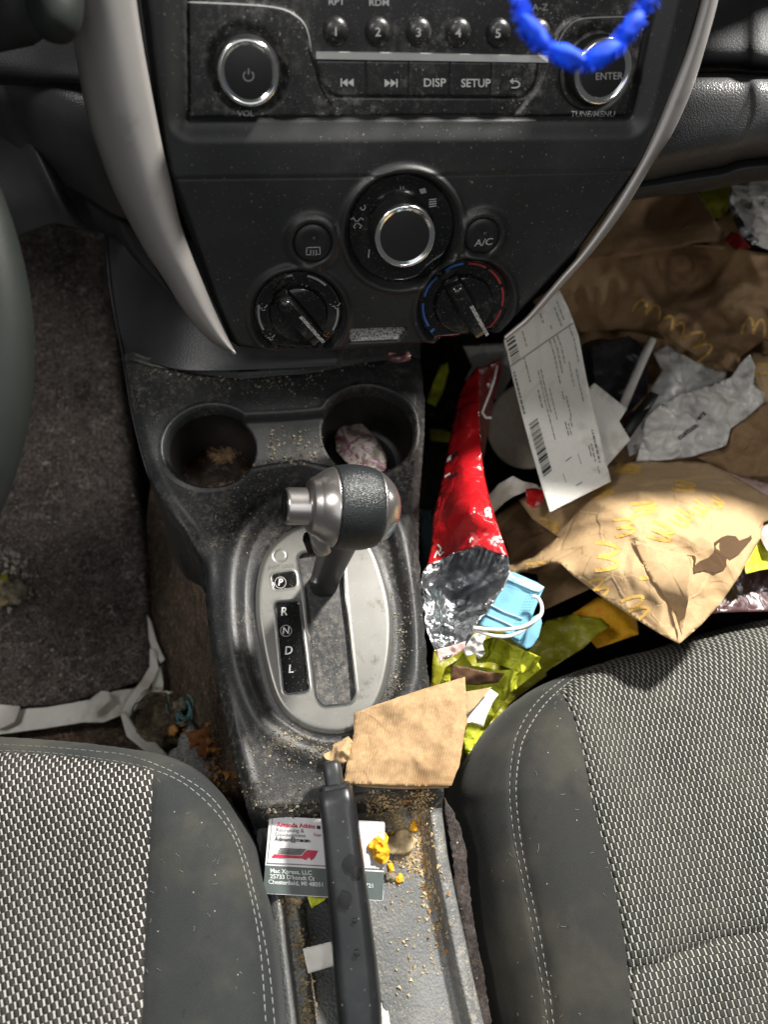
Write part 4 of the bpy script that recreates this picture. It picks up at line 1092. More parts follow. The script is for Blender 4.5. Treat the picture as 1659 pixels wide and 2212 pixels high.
ls_S = [(-700, 1560, -.03), (-260, 1580, -.03), (0, 1591, -.03), (100, 1597, -.03), (200, 1606, -.03), (290, 1618, -.03), (350, 1628, -.03), (415, 1654, -.03), (465, 1698, -.03), (503, 1750, -.03), (538, 1810, -.03), (557, 1880, -.03), (576, 1950, -.03), (594, 2066, -.03), (606, 2212, -.03), (616, 2350, -.03), (622, 2600, -.03), (-700, 2800, -.03)]
T1 = [(-260, 1600), (0, 1606), (100, 1611), (200, 1620), (280, 1631), (360, 1660), (440, 1708), (490, 1767), (525, 1841), (545, 1916), (565, 2006), (580, 2091), (592, 2211), (600, 2300), (606, 2450)]
T2 = [(-260, 1611), (0, 1617), (100, 1622), (200, 1634), (280, 1646), (330, 1660), (400, 1694), (465, 1753), (508, 1818), (532, 1900), (552, 1990), (564, 2080), (573, 2211), (580, 2300), (586, 2450)]
Wl = [(-600, 1600), (-260, 1613), (0, 1620), (100, 1626), (200, 1638), (280, 1649), (327, 1662), (325, 1716), (318, 1850), (312, 1941), (307, 2080), (303, 2212), (298, 2400), (290, 2600), (-600, 2700)]
weL = weave('seat_weave_left', .0040, .0037, rad(-14), (.52, .50, .47), (.022, .020, .019), .17)
a_hi, _ = LS.hit(640, 2300); 
blo = LS.hit(100, 2420)[1]; bhi = LS.hit(-250, 1560)[1]
lseat, lr, lfull, lT, lW = seat('driver_seat', 'dark grey cloth driver seat at lower left with coarse woven panel and double white stitching', LS, ls_S, [T1, T2], Wl, .034, .045,
    (-.36, a_hi+.03, blo-.02, bhi+.03), weL, M['cloth'], offs=(100, 1900))
bol = lr[1]
for t in lT: stitches('stitching', LS, lfull, t, M['thread'], bol)
RSf = level(.335)
rs_S = [(2400, 1262, -.03), (1900, 1280, -.03), (1659, 1312, -.03), (1560, 1328, -.03), (1430, 1372, -.03), (1330, 1398, -.03), (1250, 1426, -.032), (1180, 1458, -.036), (1125, 1496, -.045), (1078, 1540, -.055), (1032, 1598, -.065), (998, 1660, -.07), (978, 1730, -.07), (986, 1790, -.07), (1002, 1870, -.07), (1018, 1960, -.07), (1036, 2070, -.07), (1055, 2160, -.07), (1067, 2230, -.07), (1082, 2340, -.07), (1100, 2600, -.07), (2400, 2900, -.07)]
R1_ = [(1470, 1352), (1400, 1378), (1330, 1406), (1255, 1443), (1200, 1479), (1155, 1522), (1125, 1570), (1110, 1615), (1102, 1705), (1112, 1805), (1132, 1905), (1157, 2030), (1174, 2130), (1185, 2212), (1200, 2330), (1215, 2450)]
R2_ = [(1330, 1414), (1260, 1450), (1209, 1489), (1170, 1530), (1139, 1580), (1124, 1625), (1116, 1705), (1125, 1805), (1144, 1905), (1170, 2030), (1187, 2130), (1198, 2212), (1214, 2330)]
Wr = [(2300, 1290), (1900, 1305), (1659, 1330), (1560, 1345), (1450, 1378), (1330, 1414), (1255, 1452), (1213, 1490), (1245, 1555), (1265, 1630), (1280, 1715), (1310, 1830), (1330, 1905), (1350, 2005), (1365, 2105), (1373, 2212), (1382, 2330), (1390, 2500), (2300, 2800)]
weR = weave('seat_weave_right', .0041, .0040, rad(0), (.42, .42, .37), (.026, .027, .024), .14)
alo = RSf.hit(1000, 1900, -.07)[0]-.03
gr_px = [(1362, 2100), (1420, 2085), (1500, 2050), (1580, 2025), (1659, 2010), (1900, 1985)]
gro = []
def rhump(A, B, dW):
    h = -.009*ss(-dW, .0, .05)
    if not gro: gro.append(np.array([RSf.hit(u, v, -.006) for u, v in gr_px]))
    d = sdf(A, B, gro[0], False); return h-(.0018*np.exp(-(d/.0011)**2)+.003*np.exp(-(d/.007)**2))*(dW < .0)
rseat, rr_, rfull, rT, rW = seat('passenger_seat', 'dark grey cloth passenger seat at lower right with finely woven panel and dusty bolster', RSf, rs_S, [R1_, R2_], Wr, .072, .062,
    (alo, .62, RSf.hit(1200, 2400, -.03)[1]-.02, RSf.hit(1900, 1270)[1]+.03), weR, M['cloth2'], hump=rhump, offs=(1500, 1900))
stitches('stitching', RSf, rfull, rT[0], M['thread'], rr_[1], .0032, .0022, .00045)
stitches('stitching', RSf, rfull, rT[1], M['thread'], rr_[1], .0030, .0018, .0006)

# ================================================================== driver footwell
def zpatch(name, rows, m, parent=None, n=8, solid=.002, nz=(0, .01, 1), tagd=None):
    R1 = [cr(r, n) for r in rows]; G = np.array([cr([R1[i][j] for i in range(len(R1))], n) for j in range(len(R1[0]))])
    V = []; na, nb = G.shape[:2]
    for i in range(na):
        for j in range(nb):
            u, v, z = G[i, j]; p = Pz(u, v, z); V.append(Pz(u, v, z+(crum(p.x, p.y, nz[0], nz[1], nz[2]) if nz[0] else 0)))
    Fc = facing(V, [(i*nb+j, i*nb+j+1, (i+1)*nb+j+1, (i+1)*nb+j) for i in range(na-1) for j in range(nb-1)])
    return mk(name, V, Fc, m, parent, True, solid, tagd)
fm = [[(-500, 420, .20), (40, 460, .19), (150, 485, .19), (200, 492, .19), (232, 500, .17)],
      [(-500, 700, .15), (60, 700, .15), (180, 710, .15), (240, 705, .145), (262, 705, .12)],
      [(-500, 950, .11), (60, 950, .12), (200, 950, .125), (265, 945, .12), (288, 945, .09)],
      [(-500, 1150, .08), (60, 1150, .095), (210, 1150, .10), (296, 1140, .10), (318, 1140, .07)],
      [(-500, 1350, .07), (60, 1350, .08), (210, 1350, .085), (308, 1340, .085), (328, 1345, .06)],
      [(-500, 1540, .06), (60, 1525, .07), (200, 1500, .07), (310, 1470, .072), (345, 1465, .05)]]
mato = zpatch('floor_mat', fm, M['mat'], None, 12, .008, (.006, .06, 3), ('grimy dark brown carpet floor mat in the driver footwell, covered with lint, hair and crumbs', 'floor mat'))
rows = [[(330, 1000, .14), (380, 1100, .17), (440, 1200, .24), (470, 1210, .27)],
        [(310, 1180, .07), (365, 1200, .14), (430, 1290, .24), (470, 1300, .27)],
        [(320, 1350, .06), (380, 1380, .13), (440, 1400, .22), (480, 1410, .27)],
        [(330, 1480, .05), (400, 1500, .11), (465, 1530, .21), (510, 1540, .26)],
        [(300, 1620, .06), (410, 1640, .12), (490, 1660, .20), (535, 1680, .26)],
        [(340, 1800, .08), (450, 1820, .13), (530, 1800, .20), (580, 1820, .24)],
        [(380, 2000, .10), (480, 2000, .14), (560, 1980, .20), (620, 2000, .24)]]
struct(zpatch('tunnel_carpet', rows, M['tunnel'], None, 10, .003, (.008, .04, 5)))
struct(zpatch('rear_floor_carpet', [[(-400, 1520, .05), (100, 1500, .05), (340, 1480, .05)], [(-400, 1620, .07), (100, 1620, .07), (340, 1600, .07)], [(-400, 1760, .09), (100, 1760, .09), (380, 1740, .09)]], M['tunnel'], None, 12, .003, (.008, .04, 9)))

# paper strips on the mat edge
strip = thing('paper_strip', 'long torn white paper strip lying folded along the rear edge of the driver mat', 'paper strip', tuple(Pz(150, 1530, .08)))
sheet('strip_piece', [(-60, 1530), (40, 1532), (100, 1528), (190, 1512), (250, 1492), (300, 1486), (372, 1494), (330, 1520), (262, 1544), (222, 1560), (180, 1560), (90, 1574), (0, 1586), (-60, 1590)], M['white_paper'], strip, z0=.095, step=8, cr_=(.005, .05, 21), smooth=False)
sheet('strip_piece', [(-60, 1520), (0, 1522), (42, 1526), (30, 1560), (0, 1574), (-60, 1572)], M['tissue'], strip, z0=.105, step=7, cr_=(.005, .04, 22), smooth=False)
sheet('strip_piece', [(196, 1508), (218, 1492), (234, 1494), (238, 1512), (205, 1540), (186, 1545)], M['white_paper'], strip, z0=.112, step=7, cr_=(.003, .02, 23))
strip2 = thing('paper_band', 'narrow white paper band folded in a V beside the mat corner', 'paper band', tuple(Pz(330, 1560, .09)))
sheet('band_piece', [(396, 1448, .10), (418, 1452, .10), (398, 1490, .108), (368, 1540, .11), (340, 1592, .11), (318, 1574, .11), (345, 1532, .11), (372, 1490, .108)][:0] or [(322, 1400, .10), (336, 1402, .10), (342, 1448, .105), (318, 1490, .11), (290, 1530, .115), (276, 1552, .115), (258, 1542, .115), (276, 1506, .115), (304, 1470, .11), (322, 1440, .105)], M['white_paper'], strip2, step=7, cr_=(.003, .03, 24))
sheet('band_piece', [(258, 1540, .12), (270, 1536, .12), (290, 1570, .12), (330, 1598, .12), (352, 1622, .13), (375, 1642, .14), (345, 1640, .14), (310, 1620, .13), (272, 1590, .12)], M['white_paper'], strip2, step=7, cr_=(.004, .03, 25))
sheet('band_piece', [(316, 1326, .085), (326, 1345, .09), (338, 1388, .095), (355, 1424, .10), (346, 1432, .10), (328, 1412, .095), (320, 1380, .09)], M['white_paper'], strip2, step=6, cr_=(.004, .03, 26))
sheet('band_piece', [(330, 1448, .10), (346, 1440, .10), (352, 1475, .10), (350, 1492, .10), (326, 1500, .10)], M['white_paper'], strip2, step=6, cr_=(.004, .03, 27))

# lint ball with teal thread
lint = thing('lint_ball', 'ball of brown hair and lint with loose teal thread', 'lint ball', tuple(Pz(352, 1550, .10)))
def blob(name, c, r, m, parent=None, sc=(1, 1, .6), rough=.35, f=40, n=3, tagd=None, seed=0):
    import bmesh
    bm = bmesh.new(); bmesh.ops.create_icosphere(bm, subdivisions=n, radius=1)
    V = []
    for v in bm.verts:
        p = v.co.normalized(); k = 1+rough*noise.noise(p*1.7+Vector((seed, 3, 1)))+rough*.5*noise.noise(p*5+Vector((seed, 0, 4)))
        V.append(Vector(c)+Vector((p.x*sc[0], p.y*sc[1], p.z*sc[2]))*r*k)
    Fc = [tuple(v.index for v in f_.verts) for f_ in bm.faces]; bm.free()
    return mk(name, V, Fc, m, parent, True, 0, tagd)
lb = blob('lint_wad', Pz(348, 1554, .112), .020, M['lint'], lint, (1, 1.2, .7), .5, n=4)
random.seed(3)
hairs = []
for k in range(70):
    c = Vector(Pz(345, 1552, .12)); a0 = random.uniform(0, 6.28); r = random.uniform(.008, .023); t = Vector((random.gauss(0, .4), random.gauss(0, .4), 1)).normalized(); x = t.orthogonal().normalized(); y = t.cross(x)
    pts = [c+x*(r*math.cos(a0+j*.25))+y*(r*math.sin(a0+j*.25)*1.1)+Vector((0, 0, .014+random.uniform(-.002, .002))) for j in range(10)]
    hairs.append(pts)
def strands(name, L, r, m, parent=None, kind=None, tagd=None):
    V = []; Fc = []
    for pts in L:
        b = len(V); n = len(pts)
        for i, p in enumerate(pts):
            p = Vector(p); d = (Vector(pts[min(i+1, n-1)])-Vector(pts[max(0, i-1)])).normalized(); x = d.orthogonal().normalized(); y = d.cross(x)
            for j in range(3): V.append(p+x*(r*math.cos(j*2.094))+y*(r*math.sin(j*2.094)))
        for i in range(n-1):
            for j in range(3): Fc.append((b+i*3+j, b+i*3+(j+1) % 3, b+(i+1)*3+(j+1) % 3, b+(i+1)*3+j))
    return mk(name, V, Fc, m, parent, True, 0, tagd)
strands('hair', hairs, .00035, M['lint'], lint)
tl = []
for k in range(7):
    c = (395+random.uniform(-7, 7), 1530+random.uniform(-10, 10)); tl.append([Pz(c[0]+(8+k*1.6)*math.cos(t)*1.0, c[1]+(14+k*2)*math.sin(t), .137+.003*math.sin(t*3+k)) for t in np.linspace(k, k+5.0, 20)])
tl.append([Pz(u, v, .14) for u, v in cr([(360, 1500), (363, 1512), (358, 1528), (362, 1542)], 5)])
tl.append([Pz(u, v, .14) for u, v in cr([(372, 1520), (385, 1512), (402, 1518), (412, 1535), (404, 1552), (388, 1562), (378, 1560)], 5)])
strands('teal_thread', tl, .00055, M['teal'], lint)
for (u, v, z, r, m, s, lab, nm, ct) in (
        (432, 1592, .17, .010, 'rust', (1.3, .8, .3), 'crumpled rust coloured leaf scrap on the brown tunnel carpet', 'dry_leaf', 'leaf'),
        (443, 1612, .175, .008, 'rust', (.7, 1.3, .3), 'curled orange-brown flake below the rust leaf scrap', 'dry_leaf', 'leaf'),
        (372, 1578, .135, .0045, 'crumbo', (1, 1, .5), 'small orange crumb in the lint by the seat track', 'crumb', 'crumb'),
        (386, 1522, .14, .005, 'crumbw', (1, 1, .7), 'pale crumb held in the teal thread', 'crumb', 'crumb'),
        (28, 1275, .10, .0095, 'crumbw', (1.2, 1.5, .6), 'largest pale crumb chunk on the left of the driver mat', 'food_chunk', 'crumb'),
        (8, 1250, .10, .004, 'yellowdk', (1, 1.1, .6), 'small yellow crumb beside the pale chunk on the mat', 'food_chunk', 'crumb'),
        (-8, 1268, .10, .006, 'crumb', (1, 1.1, .6), 'tan crumb at the left edge of the mat', 'food_chunk', 'crumb'),
        (-3, 1300, .10, .006, 'crumb', (1.2, 1, .6), 'tan crumb below the pale chunk at the mat edge', 'food_chunk', 'crumb')):
    blob(nm, Pz(u, v, z), r, M[m], None, s, .7, n=3, tagd=(lab, ct, {'food_chunk': 'larger crumbs on the driver mat', 'dry_leaf': 'rusty scraps on the tunnel carpet', 'crumb': 'crumbs in the lint'}[nm]), seed=u)
blob('fluff_tuft', Pz(425, 1640, .165), .020, M['fluff'], None, (1, 1.6, .3), .8, n=3, tagd=('grey fluff tuft beside the seat track near the rust leaf', 'fluff'))

# felt strip right of the console rail
sheet('felt_strip', [(958, 1722, .31), (972, 1742, .31), (990, 1775, .31), (1006, 1830, .31), (1012, 1900, .305), (1025, 2000, .30), (1046, 2110, .30), (1062, 2212, .30), (1085, 2350, .30), (1060, 2350, .30), (1042, 2212, .30), (1020, 2110, .30), (1002, 2010, .30), (985, 1920, .305), (975, 1840, .31), (966, 1780, .31)], M['flap'], None, step=8, cr_=(.005, .03, 31), thick=.003, rough_edge=2,
      tagd=('fuzzy grey felt carpet strip standing up between console and passenger seat', 'carpet strip'))

# ================================================================== steering wheel and stalk
wc = Pd(-1008, 700, .33)
wn = Vector((.05, -.62, .78)).normalized()
wheel = thing('steering_wheel', 'blurred dark grey-green steering wheel rim at the left edge', 'steering wheel', tuple(wc))
wx = wn.orthogonal().normalized(); wy = wn.cross(wx)
RWH = (Pd(-8, 785, .33)-wc).length-.014
tube('rim', [wc+wx*(RWH*math.cos(t))+wy*(RWH*math.sin(t)) for t in np.linspace(0, 2*math.pi, 120, endpoint=False)], .0155, M['wheel'], wheel, 20, True)
blob('hub', wc-wn*.03, .055, M['wheel'], wheel, (1, 1, .6), .05, n=4)
for a in (0, 2.1, 4.2): tube('spoke', [wc-wn*.03, wc-wn*.02+(wx*math.cos(a)+wy*math.sin(a))*RWH*.6, wc+(wx*math.cos(a)+wy*math.sin(a))*RWH], [.018, .014, .012], M['wheel'], wheel, 12)
blob('trim_shade_blob', Vector((-.150, .345, .745)), .048, M['padsoft'], wheel, (1.1, 1.1, .8), .1, n=4)  # unseen blob added to cast shade on the top of the left trim
stalk = thing('wiper_stalk', 'blurred grey stalk end with rounded tip at the top left corner', 'control stalk', tuple(Pd(100, 0, .34)))
def capsule(name, u0, v0, u1, v1, d, wpx_, m, parent, n=10):
    P_ = []; R_ = []
    for t in np.linspace(0, 1, 14):
        P_.append(Pd(u0+(u1-u0)*t, v0+(v1-v0)*t, d)); R_.append(wpx_*d/F*(1-max(0, (t-.45)/.55)**2.6)**.5+.0002)
    return tube(name, P_, R_, m, parent, 24)
capsule('lever_tip', 112, -120, 119, 91, .335, 60, M['wheel'], stalk)
tube('lever_arm', [Pd(-260, 60, .37), Pd(-80, 30, .37), Pd(40, 15, .365), Pd(90, 0, .355)], [.020, .018, .016, .012], M['padsoft'], stalk, 16)

# ================================================================== blue beaded cord hanging in front of the radio
cord = thing('bead_cord', 'blurred bright blue fuzzy beaded cord loop hanging in front of the tuning knob', 'cord', tuple(Pd(1262, 145, .27)))
path = [(1112, -90), (1118, -20), (1128, 35), (1152, 78), (1180, 102), (1222, 126), (1262, 137), (1302, 116), (1338, 94), (1362, 58), (1388, 24), (1412, -20), (1430, -90)]
dz = .285
pp_ = cr(path, 6)
tube('string', [Pd(p[0], p[1], dz) for p in pp_], .0011, M['bead'], cord, 8)
def bead(p0, p1, w, dd=dz):
    n = 12; P_ = []; R_ = []
    for t in np.linspace(0, 1, n):
        P_.append(Pd(p0[0]+(p1[0]-p0[0])*t, p0[1]+(p1[1]-p0[1])*t, dd)); R_.append(w*dd/F/2*(.22+.78*math.sin(math.pi*min(max(t, .02), .98))**.6))
    return tube('bead', P_, R_, M['bead'], cord, 20, jit=.28)
for p0, p1, w in (((1116, -60), (1122, 30), 22), ((1124, 34), (1182, 106), 42), ((1180, 104), (1266, 140), 44), ((1264, 140), (1342, 96), 46), ((1338, 96), (1386, 26), 42), ((1384, 26), (1420, -40), 40)): bead(p0, p1, w*.95)

rb = random.Random(9); fz_ = []
for i in range(len(pp_)-1):
    for k in range(16):
        p = pp_[i]*(1-k/16)+pp_[i+1]*(k/16); a = rb.uniform(0, 6.28); d0 = dz+rb.uniform(-.002, .002); r0_ = rb.uniform(8, 21)
        q0 = Pd(p[0]+r0_*.6*math.cos(a), p[1]+r0_*.6*math.sin(a), d0); q1 = Pd(p[0]+r0_*1.35*math.cos(a+.4), p[1]+r0_*1.35*math.sin(a+.4), d0+rb.uniform(-.001, .001)); fz_.append([q0, q0.lerp(q1, .5)+Vector((rb.gauss(0, .0003), 0, rb.gauss(0, .0003))), q1])
strands('fuzz', fz_, .00022, M['bead'], cord)
# ================================================================== things on the console
crd = thing('business_card', 'white and grey business card with red truck emblem under the handbrake lever', 'business card', tuple(K.px(700, 1850, -.014)))
CP = K.o+K.n*(-.0115)
c_out = [(581, 1763), (831, 1775), (827, 1946), (567, 1930)]
h_at = lambda v: -.0135 if v < 1850 else -.0115
def Cs(u, v, off=0.): return K.px(u, v, -.0130+off)
def quadmesh(name, pts, S, m, parent, off=0., solid=.0004):
    V = [S(u, v, off) for u, v in pts]; return mk(name, V, facing(V, [tuple(range(len(V)))]), m, parent, False, solid)
quadmesh('card_stock', rrect(c_out, 4, 3), Cs, M['card'], crd)
quadmesh('grey_band', [(578.5, 1866), (575, 1927), (824, 1942), (828, 1886)][:0] or [(572, 1869), (829, 1884), (826, 1944), (568, 1928.5)], Cs, M['cardgrey'], crd, .0003, 0)
cx_, cy_ = (14.3, .7), (-.8, -14.5)
def ctext(s, x, y, k, m, bold=.015):
    # left aligned: measure width
    V, Fc = textmesh(s, bold); w = max(v[0] for v in V)-min(v[0] for v in V)
    ex, ey = (k, .055*k), (-.06*k, -k)
    text('lettering', s, Cs, (x+w*k/2, y+w*k*.055/2), ex, ey, M[m] if isinstance(m, str) else m, crd, .0006, bold)
M['redink'] = flat('red_ink', (.50, .02, .06), .5)
M['whiteink'] = flat('white_ink', (.62, .65, .63), .5)
ctext('Amanda Atkins', 597, 1781, 13.5, 'redink', .02); ctext('Recruiting &', 596, 1792, 12, 'greyprint', 0); ctext('Development', 594, 1802, 12, 'greyprint', 0); ctext('Admin@macx', 592, 1812, 12.5, 'blackin', .015); ctext('com', 648, 1815, 12.5, 'blackin', .015)
ctext('Mac Xpress, LLC', 583, 1881, 13, 'whiteink', .02); ctext("25733 D'hondt Ct", 582, 1893, 13, 'whiteink', .02); ctext('Chesterfield, MI 48051', 580, 1905, 13, 'whiteink', .02); ctext('721', 790, 1913, 12.5, 'whiteink', .02)
ctext('Expr', 677, 1803, 9, 'redink', 0); quadmesh('lettering', [(684, 1783), (691, 1784), (691, 1792), (683, 1790)], Cs, M['blackin'], crd, .0006, 0)
# emblem: a slanted truck shape
M['steel'] = flat('steel_print', (.16, .16, .15), .4)
for nm, P4, m in (('emblem', [(586, 1849), (601, 1829), (663, 1833), (652, 1849)], M['card']), ('emblem', [(604, 1831), (661, 1834), (650, 1848), (597, 1845)], M['steel']), ('emblem', [(586, 1852), (591, 1845), (651, 1849), (655, 1843), (664, 1836), (686, 1838), (678, 1853), (671, 1859), (667, 1852), (659, 1858), (652, 1855)], M['redink'])):
    quadmesh(nm, P4, Cs, m, crd, .0005 if m is not M['redink'] else .0007, 0)
marks('print_line', Cs, [[(575, 1864), (829, 1878)]], 2.2, M['steel'], crd, .0005, 40)
marks('print_line', Cs, [[(588, 1768), (577, 1862)]], 1.2, M['steel'], crd, .0005, 40)
sheet('yellow_slip', [(662, 1934), (706, 1938), (700, 1945), (672, 1962)], M['yellow'], None, z0=K.px(680, 1945, -.018).z, step=5, cr_=(.001, .02, 3), tagd=('small yellow paper corner poking out below the business card', 'paper scrap'))
sheet('white_tag', [(653, 2049), (715, 2034), (722, 2072), (735, 2082), (665, 2103)], M['white_paper'], None, z0=K.px(690, 2070, -.012).z, step=7, cr_=(.002, .03, 5), tagd=('small blank white paper tag sticking out left of the handbrake lever', 'paper tag'))
sheet('white_slip', [(818, 2110), (830, 2130), (842, 2212), (850, 2300), (838, 2300), (826, 2250)], M['white_paper'], None, z0=K.px(830, 2180, -.030).z, step=6, cr_=(.002, .03, 5), tagd=('sliver of white paper showing right of the handbrake lever base', 'paper scrap'))
# orange petal chip
chip = thing('orange_chip', 'bright orange and yellow crushed chip on the right end of the business card', 'chip', tuple(Cs(815, 1840)))
sheet('chip_body', [(795, 1823), (806, 1812), (816, 1806), (822, 1796), (832, 1800), (838, 1806), (836, 1822), (842, 1838), (840, 1858), (834, 1864), (822, 1868), (812, 1862), (801, 1852), (798, 1838), (792, 1832)], M['yorange'], chip, inner=[(818, 1835, K.px(818, 1835, -.003).z)], z0=K.px(815, 1840, -.0100).z, step=3.2, cr_=(.010, .012, 41), thick=.001, rough_edge=1.2)
for (u, v, r, m, s, lab) in ((856, 1803, .0025, 'yorange', (1.5, 1, .5), 'orange crumb above the round tan cracker'), (893, 1785, .0027, 'yorange', (1, 1.3, .6), 'bright yellow crumb right of the round tan cracker'), (862, 1897, .0026, 'yorange', (1, 1, .6), 'bright yellow crumb below the corner of the business card'), (843, 1874, .0022, 'yorange', (.8, 1.4, .6), 'yellow crumb under the orange chip'), (845, 1893, .0035, 'crumbw', (1.3, .8, .4), 'pale flake beside the card corner'), (868, 1748, .0040, 'crumbw', (.8, 1.1, .4), 'pale triangular flake above the crumbs'), (862, 1820, .0085, 'crumb', (1.25, .8, .2), 'largest round flat tan cracker piece beside the orange chip')):
    a, b, h = K.hitH(u, v, con_g, 6); blob('chip_crumb', K.w(a, b, h+r*.3), r, M[m], None, s, .5, n=3, tagd=(lab, 'crumb', 'larger crumbs in the rear tray'), seed=u)

# napkin on console
zk = lambda u, v, h: K.px(u, v, h).z
nap = thing('brown_napkin', 'folded brown paper napkin lying across the console next to the handbrake tip', 'napkin', tuple(K.px(870, 1600, 0)))
def kp(u, v, h): return (u, v, zk(u, v, h+.0045))
sheet('napkin_layer', [kp(764, 1540, .009), kp(850, 1509, .011), kp(930, 1483, .012), kp(1004, 1462, .014), kp(1009, 1530, .016), kp(1003, 1585, .018), kp(993, 1650, .020), kp(975, 1697, .018), kp(880, 1699, .007), kp(760, 1693, .005), kp(742, 1690, .004), kp(748, 1650, .004), kp(756, 1610, .006), kp(764, 1585, .008)], M['kraft2'], nap, inner=[kp(880, 1600, .012), kp(820, 1620, .009), kp(920, 1560, .015)], step=7, cr_=(.007, .04, 51), thick=.0006, rough_edge=.7)
sheet('napkin_layer', [kp(748, 1650, .002), kp(740, 1690, .001), kp(780, 1700, .001), kp(880, 1705, .003), kp(968, 1702, .012), kp(985, 1655, .014), kp(1004, 1575, .012), kp(1010, 1560, .012), kp(1000, 1500, .009), kp(850, 1530, .005), kp(768, 1580, .003)], M['kraft2'], nap, step=11, cr_=(.003, .05, 52), thick=.0006)
sheet('napkin_layer', [kp(1004, 1494, .004), kp(1036, 1489, .004), kp(1062, 1484, .006), kp(1046, 1502, .006), kp(1025, 1528, .006), kp(1006, 1545, .006)], M['kraft'], nap, step=7, cr_=(.003, .03, 53))
sheet('napkin_scrap', [kp(1008, 1530, .001), kp(1028, 1520, .001), kp(1048, 1496, .002), kp(1076, 1505, .002), kp(1052, 1545, .001), kp(1046, 1570, .001), kp(1025, 1562, .001), kp(1008, 1562, .001)][:0] or [kp(1006, 1536, -.002), kp(1030, 1512, -.002), kp(1060, 1488, -.001), kp(1077, 1500, -.001), kp(1064, 1518, -.002), kp(1052, 1545, -.002), kp(1044, 1570, -.002), kp(1020, 1560, -.002), kp(1006, 1563, -.002)], M['white_paper'], None, step=6, cr_=(.003, .03, 54), tagd=('torn cream paper scrap under the right corner of the brown napkin', 'paper scrap'))
sheet('crumpled_napkin_bit', [kp(737, 1598, .004), kp(752, 1590, .003), kp(764, 1604, .004), kp(758, 1622, .006), kp(752, 1640, .006), kp(740, 1652, .004), kp(722, 1648, .003), kp(704, 1640, .003), kp(696, 1630, .002), kp(716, 1622, .004), kp(718, 1608, .004), kp(730, 1602, .004)], M['kraft'], None, inner=[kp(735, 1625, .014)], step=4, cr_=(.012, .014, 55), tagd=('small crumpled tan napkin bit above the handbrake button', 'napkin scrap'))
# cup contents
a, b = c1
lathe('cup_puddle', K.w(a, b, -.0535), K.n, [(r1*.86, -.001), (r1*.84, .001), (r1*.3, .0016), (.0005, .0016)], M['residue'], None, 48, tagd=('dried brown spill at the bottom of the left cup holder', 'spill'))
fz = lambda u, v: K.px(u, v, -.045).z
sheet('flower_wrapper', [(733, 920), (752, 913), (768, 908), (786, 918), (806, 940), (822, 958), (834, 985), (834, 1010), (822, 1032), (795, 1040), (760, 1020), (748, 1000), (726, 975), (722, 945)], M['floral'], None, z0=K.px(780, 970, -.042).z, inner=[(780, 970, K.px(780, 970, -.036).z)], step=6, cr_=(.005, .02, 61), tagd=('crumpled white wrapper with maroon print inside the right cup holder', 'wrapper'))
# ================================================================== passenger footwell litter
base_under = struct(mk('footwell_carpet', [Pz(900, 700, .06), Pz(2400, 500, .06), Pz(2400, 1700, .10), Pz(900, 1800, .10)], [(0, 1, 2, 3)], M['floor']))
S5_ref = [None]
def arches(S, L, m, parent, clip=None):
    for (u, v, w, h, rot, sk) in L:
        A_ = []
        for sgn in (-1, 1):
            pts = [(sgn*.5, 0), (sgn*.47, .45), (sgn*.38, .8), (sgn*.26, .95), (sgn*.13, .8), (sgn*.04, .45), (0, .12)]
            A_.append(pts)
        lines = []
        for pts in A_:
            q_ = cr(pts, 3); c, s = math.cos(rad(rot)), math.sin(rad(rot)); o = []
            for x, y in q_:
                x2, y2 = x*w+sk*y*h, -(y-.5)*h; o.append((u+x2*c-y2*s, v+x2*s+y2*c))
            lines.append(o)
        V, Fc = ribbon(S, lines, max(4.6, .13*max(w, h)) if S is S5_ref[0] else 5, .00035, 4)
        if clip:
            def pxy(p): q_ = p-CAM; z_ = q_.dot(fw); return 829+F*q_.dot(rt)/z_, 1106-F*q_.dot(up)/z_
            Fc = [f for f in Fc if all(inpoly(*pxy(V[i]), clip) for i in f)]
        if Fc: mk('arch_print', V, facing(V, Fc), m, parent, False)
# lower dark sheets filling the floor
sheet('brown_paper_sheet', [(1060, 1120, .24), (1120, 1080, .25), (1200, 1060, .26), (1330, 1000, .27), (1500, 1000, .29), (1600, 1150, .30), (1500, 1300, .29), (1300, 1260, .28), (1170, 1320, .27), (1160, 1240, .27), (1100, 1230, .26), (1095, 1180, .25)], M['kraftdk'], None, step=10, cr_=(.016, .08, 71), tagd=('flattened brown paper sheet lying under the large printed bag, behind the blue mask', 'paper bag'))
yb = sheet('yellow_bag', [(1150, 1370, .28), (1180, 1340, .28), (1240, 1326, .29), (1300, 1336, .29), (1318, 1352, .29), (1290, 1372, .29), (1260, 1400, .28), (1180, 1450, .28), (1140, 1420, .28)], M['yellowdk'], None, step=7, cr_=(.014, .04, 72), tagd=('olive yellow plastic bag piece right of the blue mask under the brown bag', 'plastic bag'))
sheet('orange_wrapper', [(1230, 1330, .25), (1290, 1290, .25), (1370, 1300, .25), (1380, 1370, .26), (1290, 1400, .26)], M['yorange'], None, step=8, cr_=(.012, .03, 73), tagd=('dark orange printed wrapper in shadow between mask and brown bag', 'wrapper'))
yl = thing('yellow_bag', 'bright yellow plastic carrier bag bunched up between the chip bag and the passenger seat', 'plastic bag', tuple(Pz(1060, 1430, .27)))
sheet('bag_film', [(950, 1478, .30), (962, 1442, .30), (990, 1424, .31), (1000, 1410, .31), (1020, 1438, .31), (1080, 1448, .31), (1130, 1445, .31), (1160, 1425, .31), (1168, 1445, .31), (1130, 1476, .30), (1100, 1500, .29), (1060, 1560, .27), (1010, 1640, .26), (1000, 1600, .26), (1020, 1500, .28), (970, 1478, .30)], M['yellow'], yl, step=5, cr_=(.020, .026, 74))
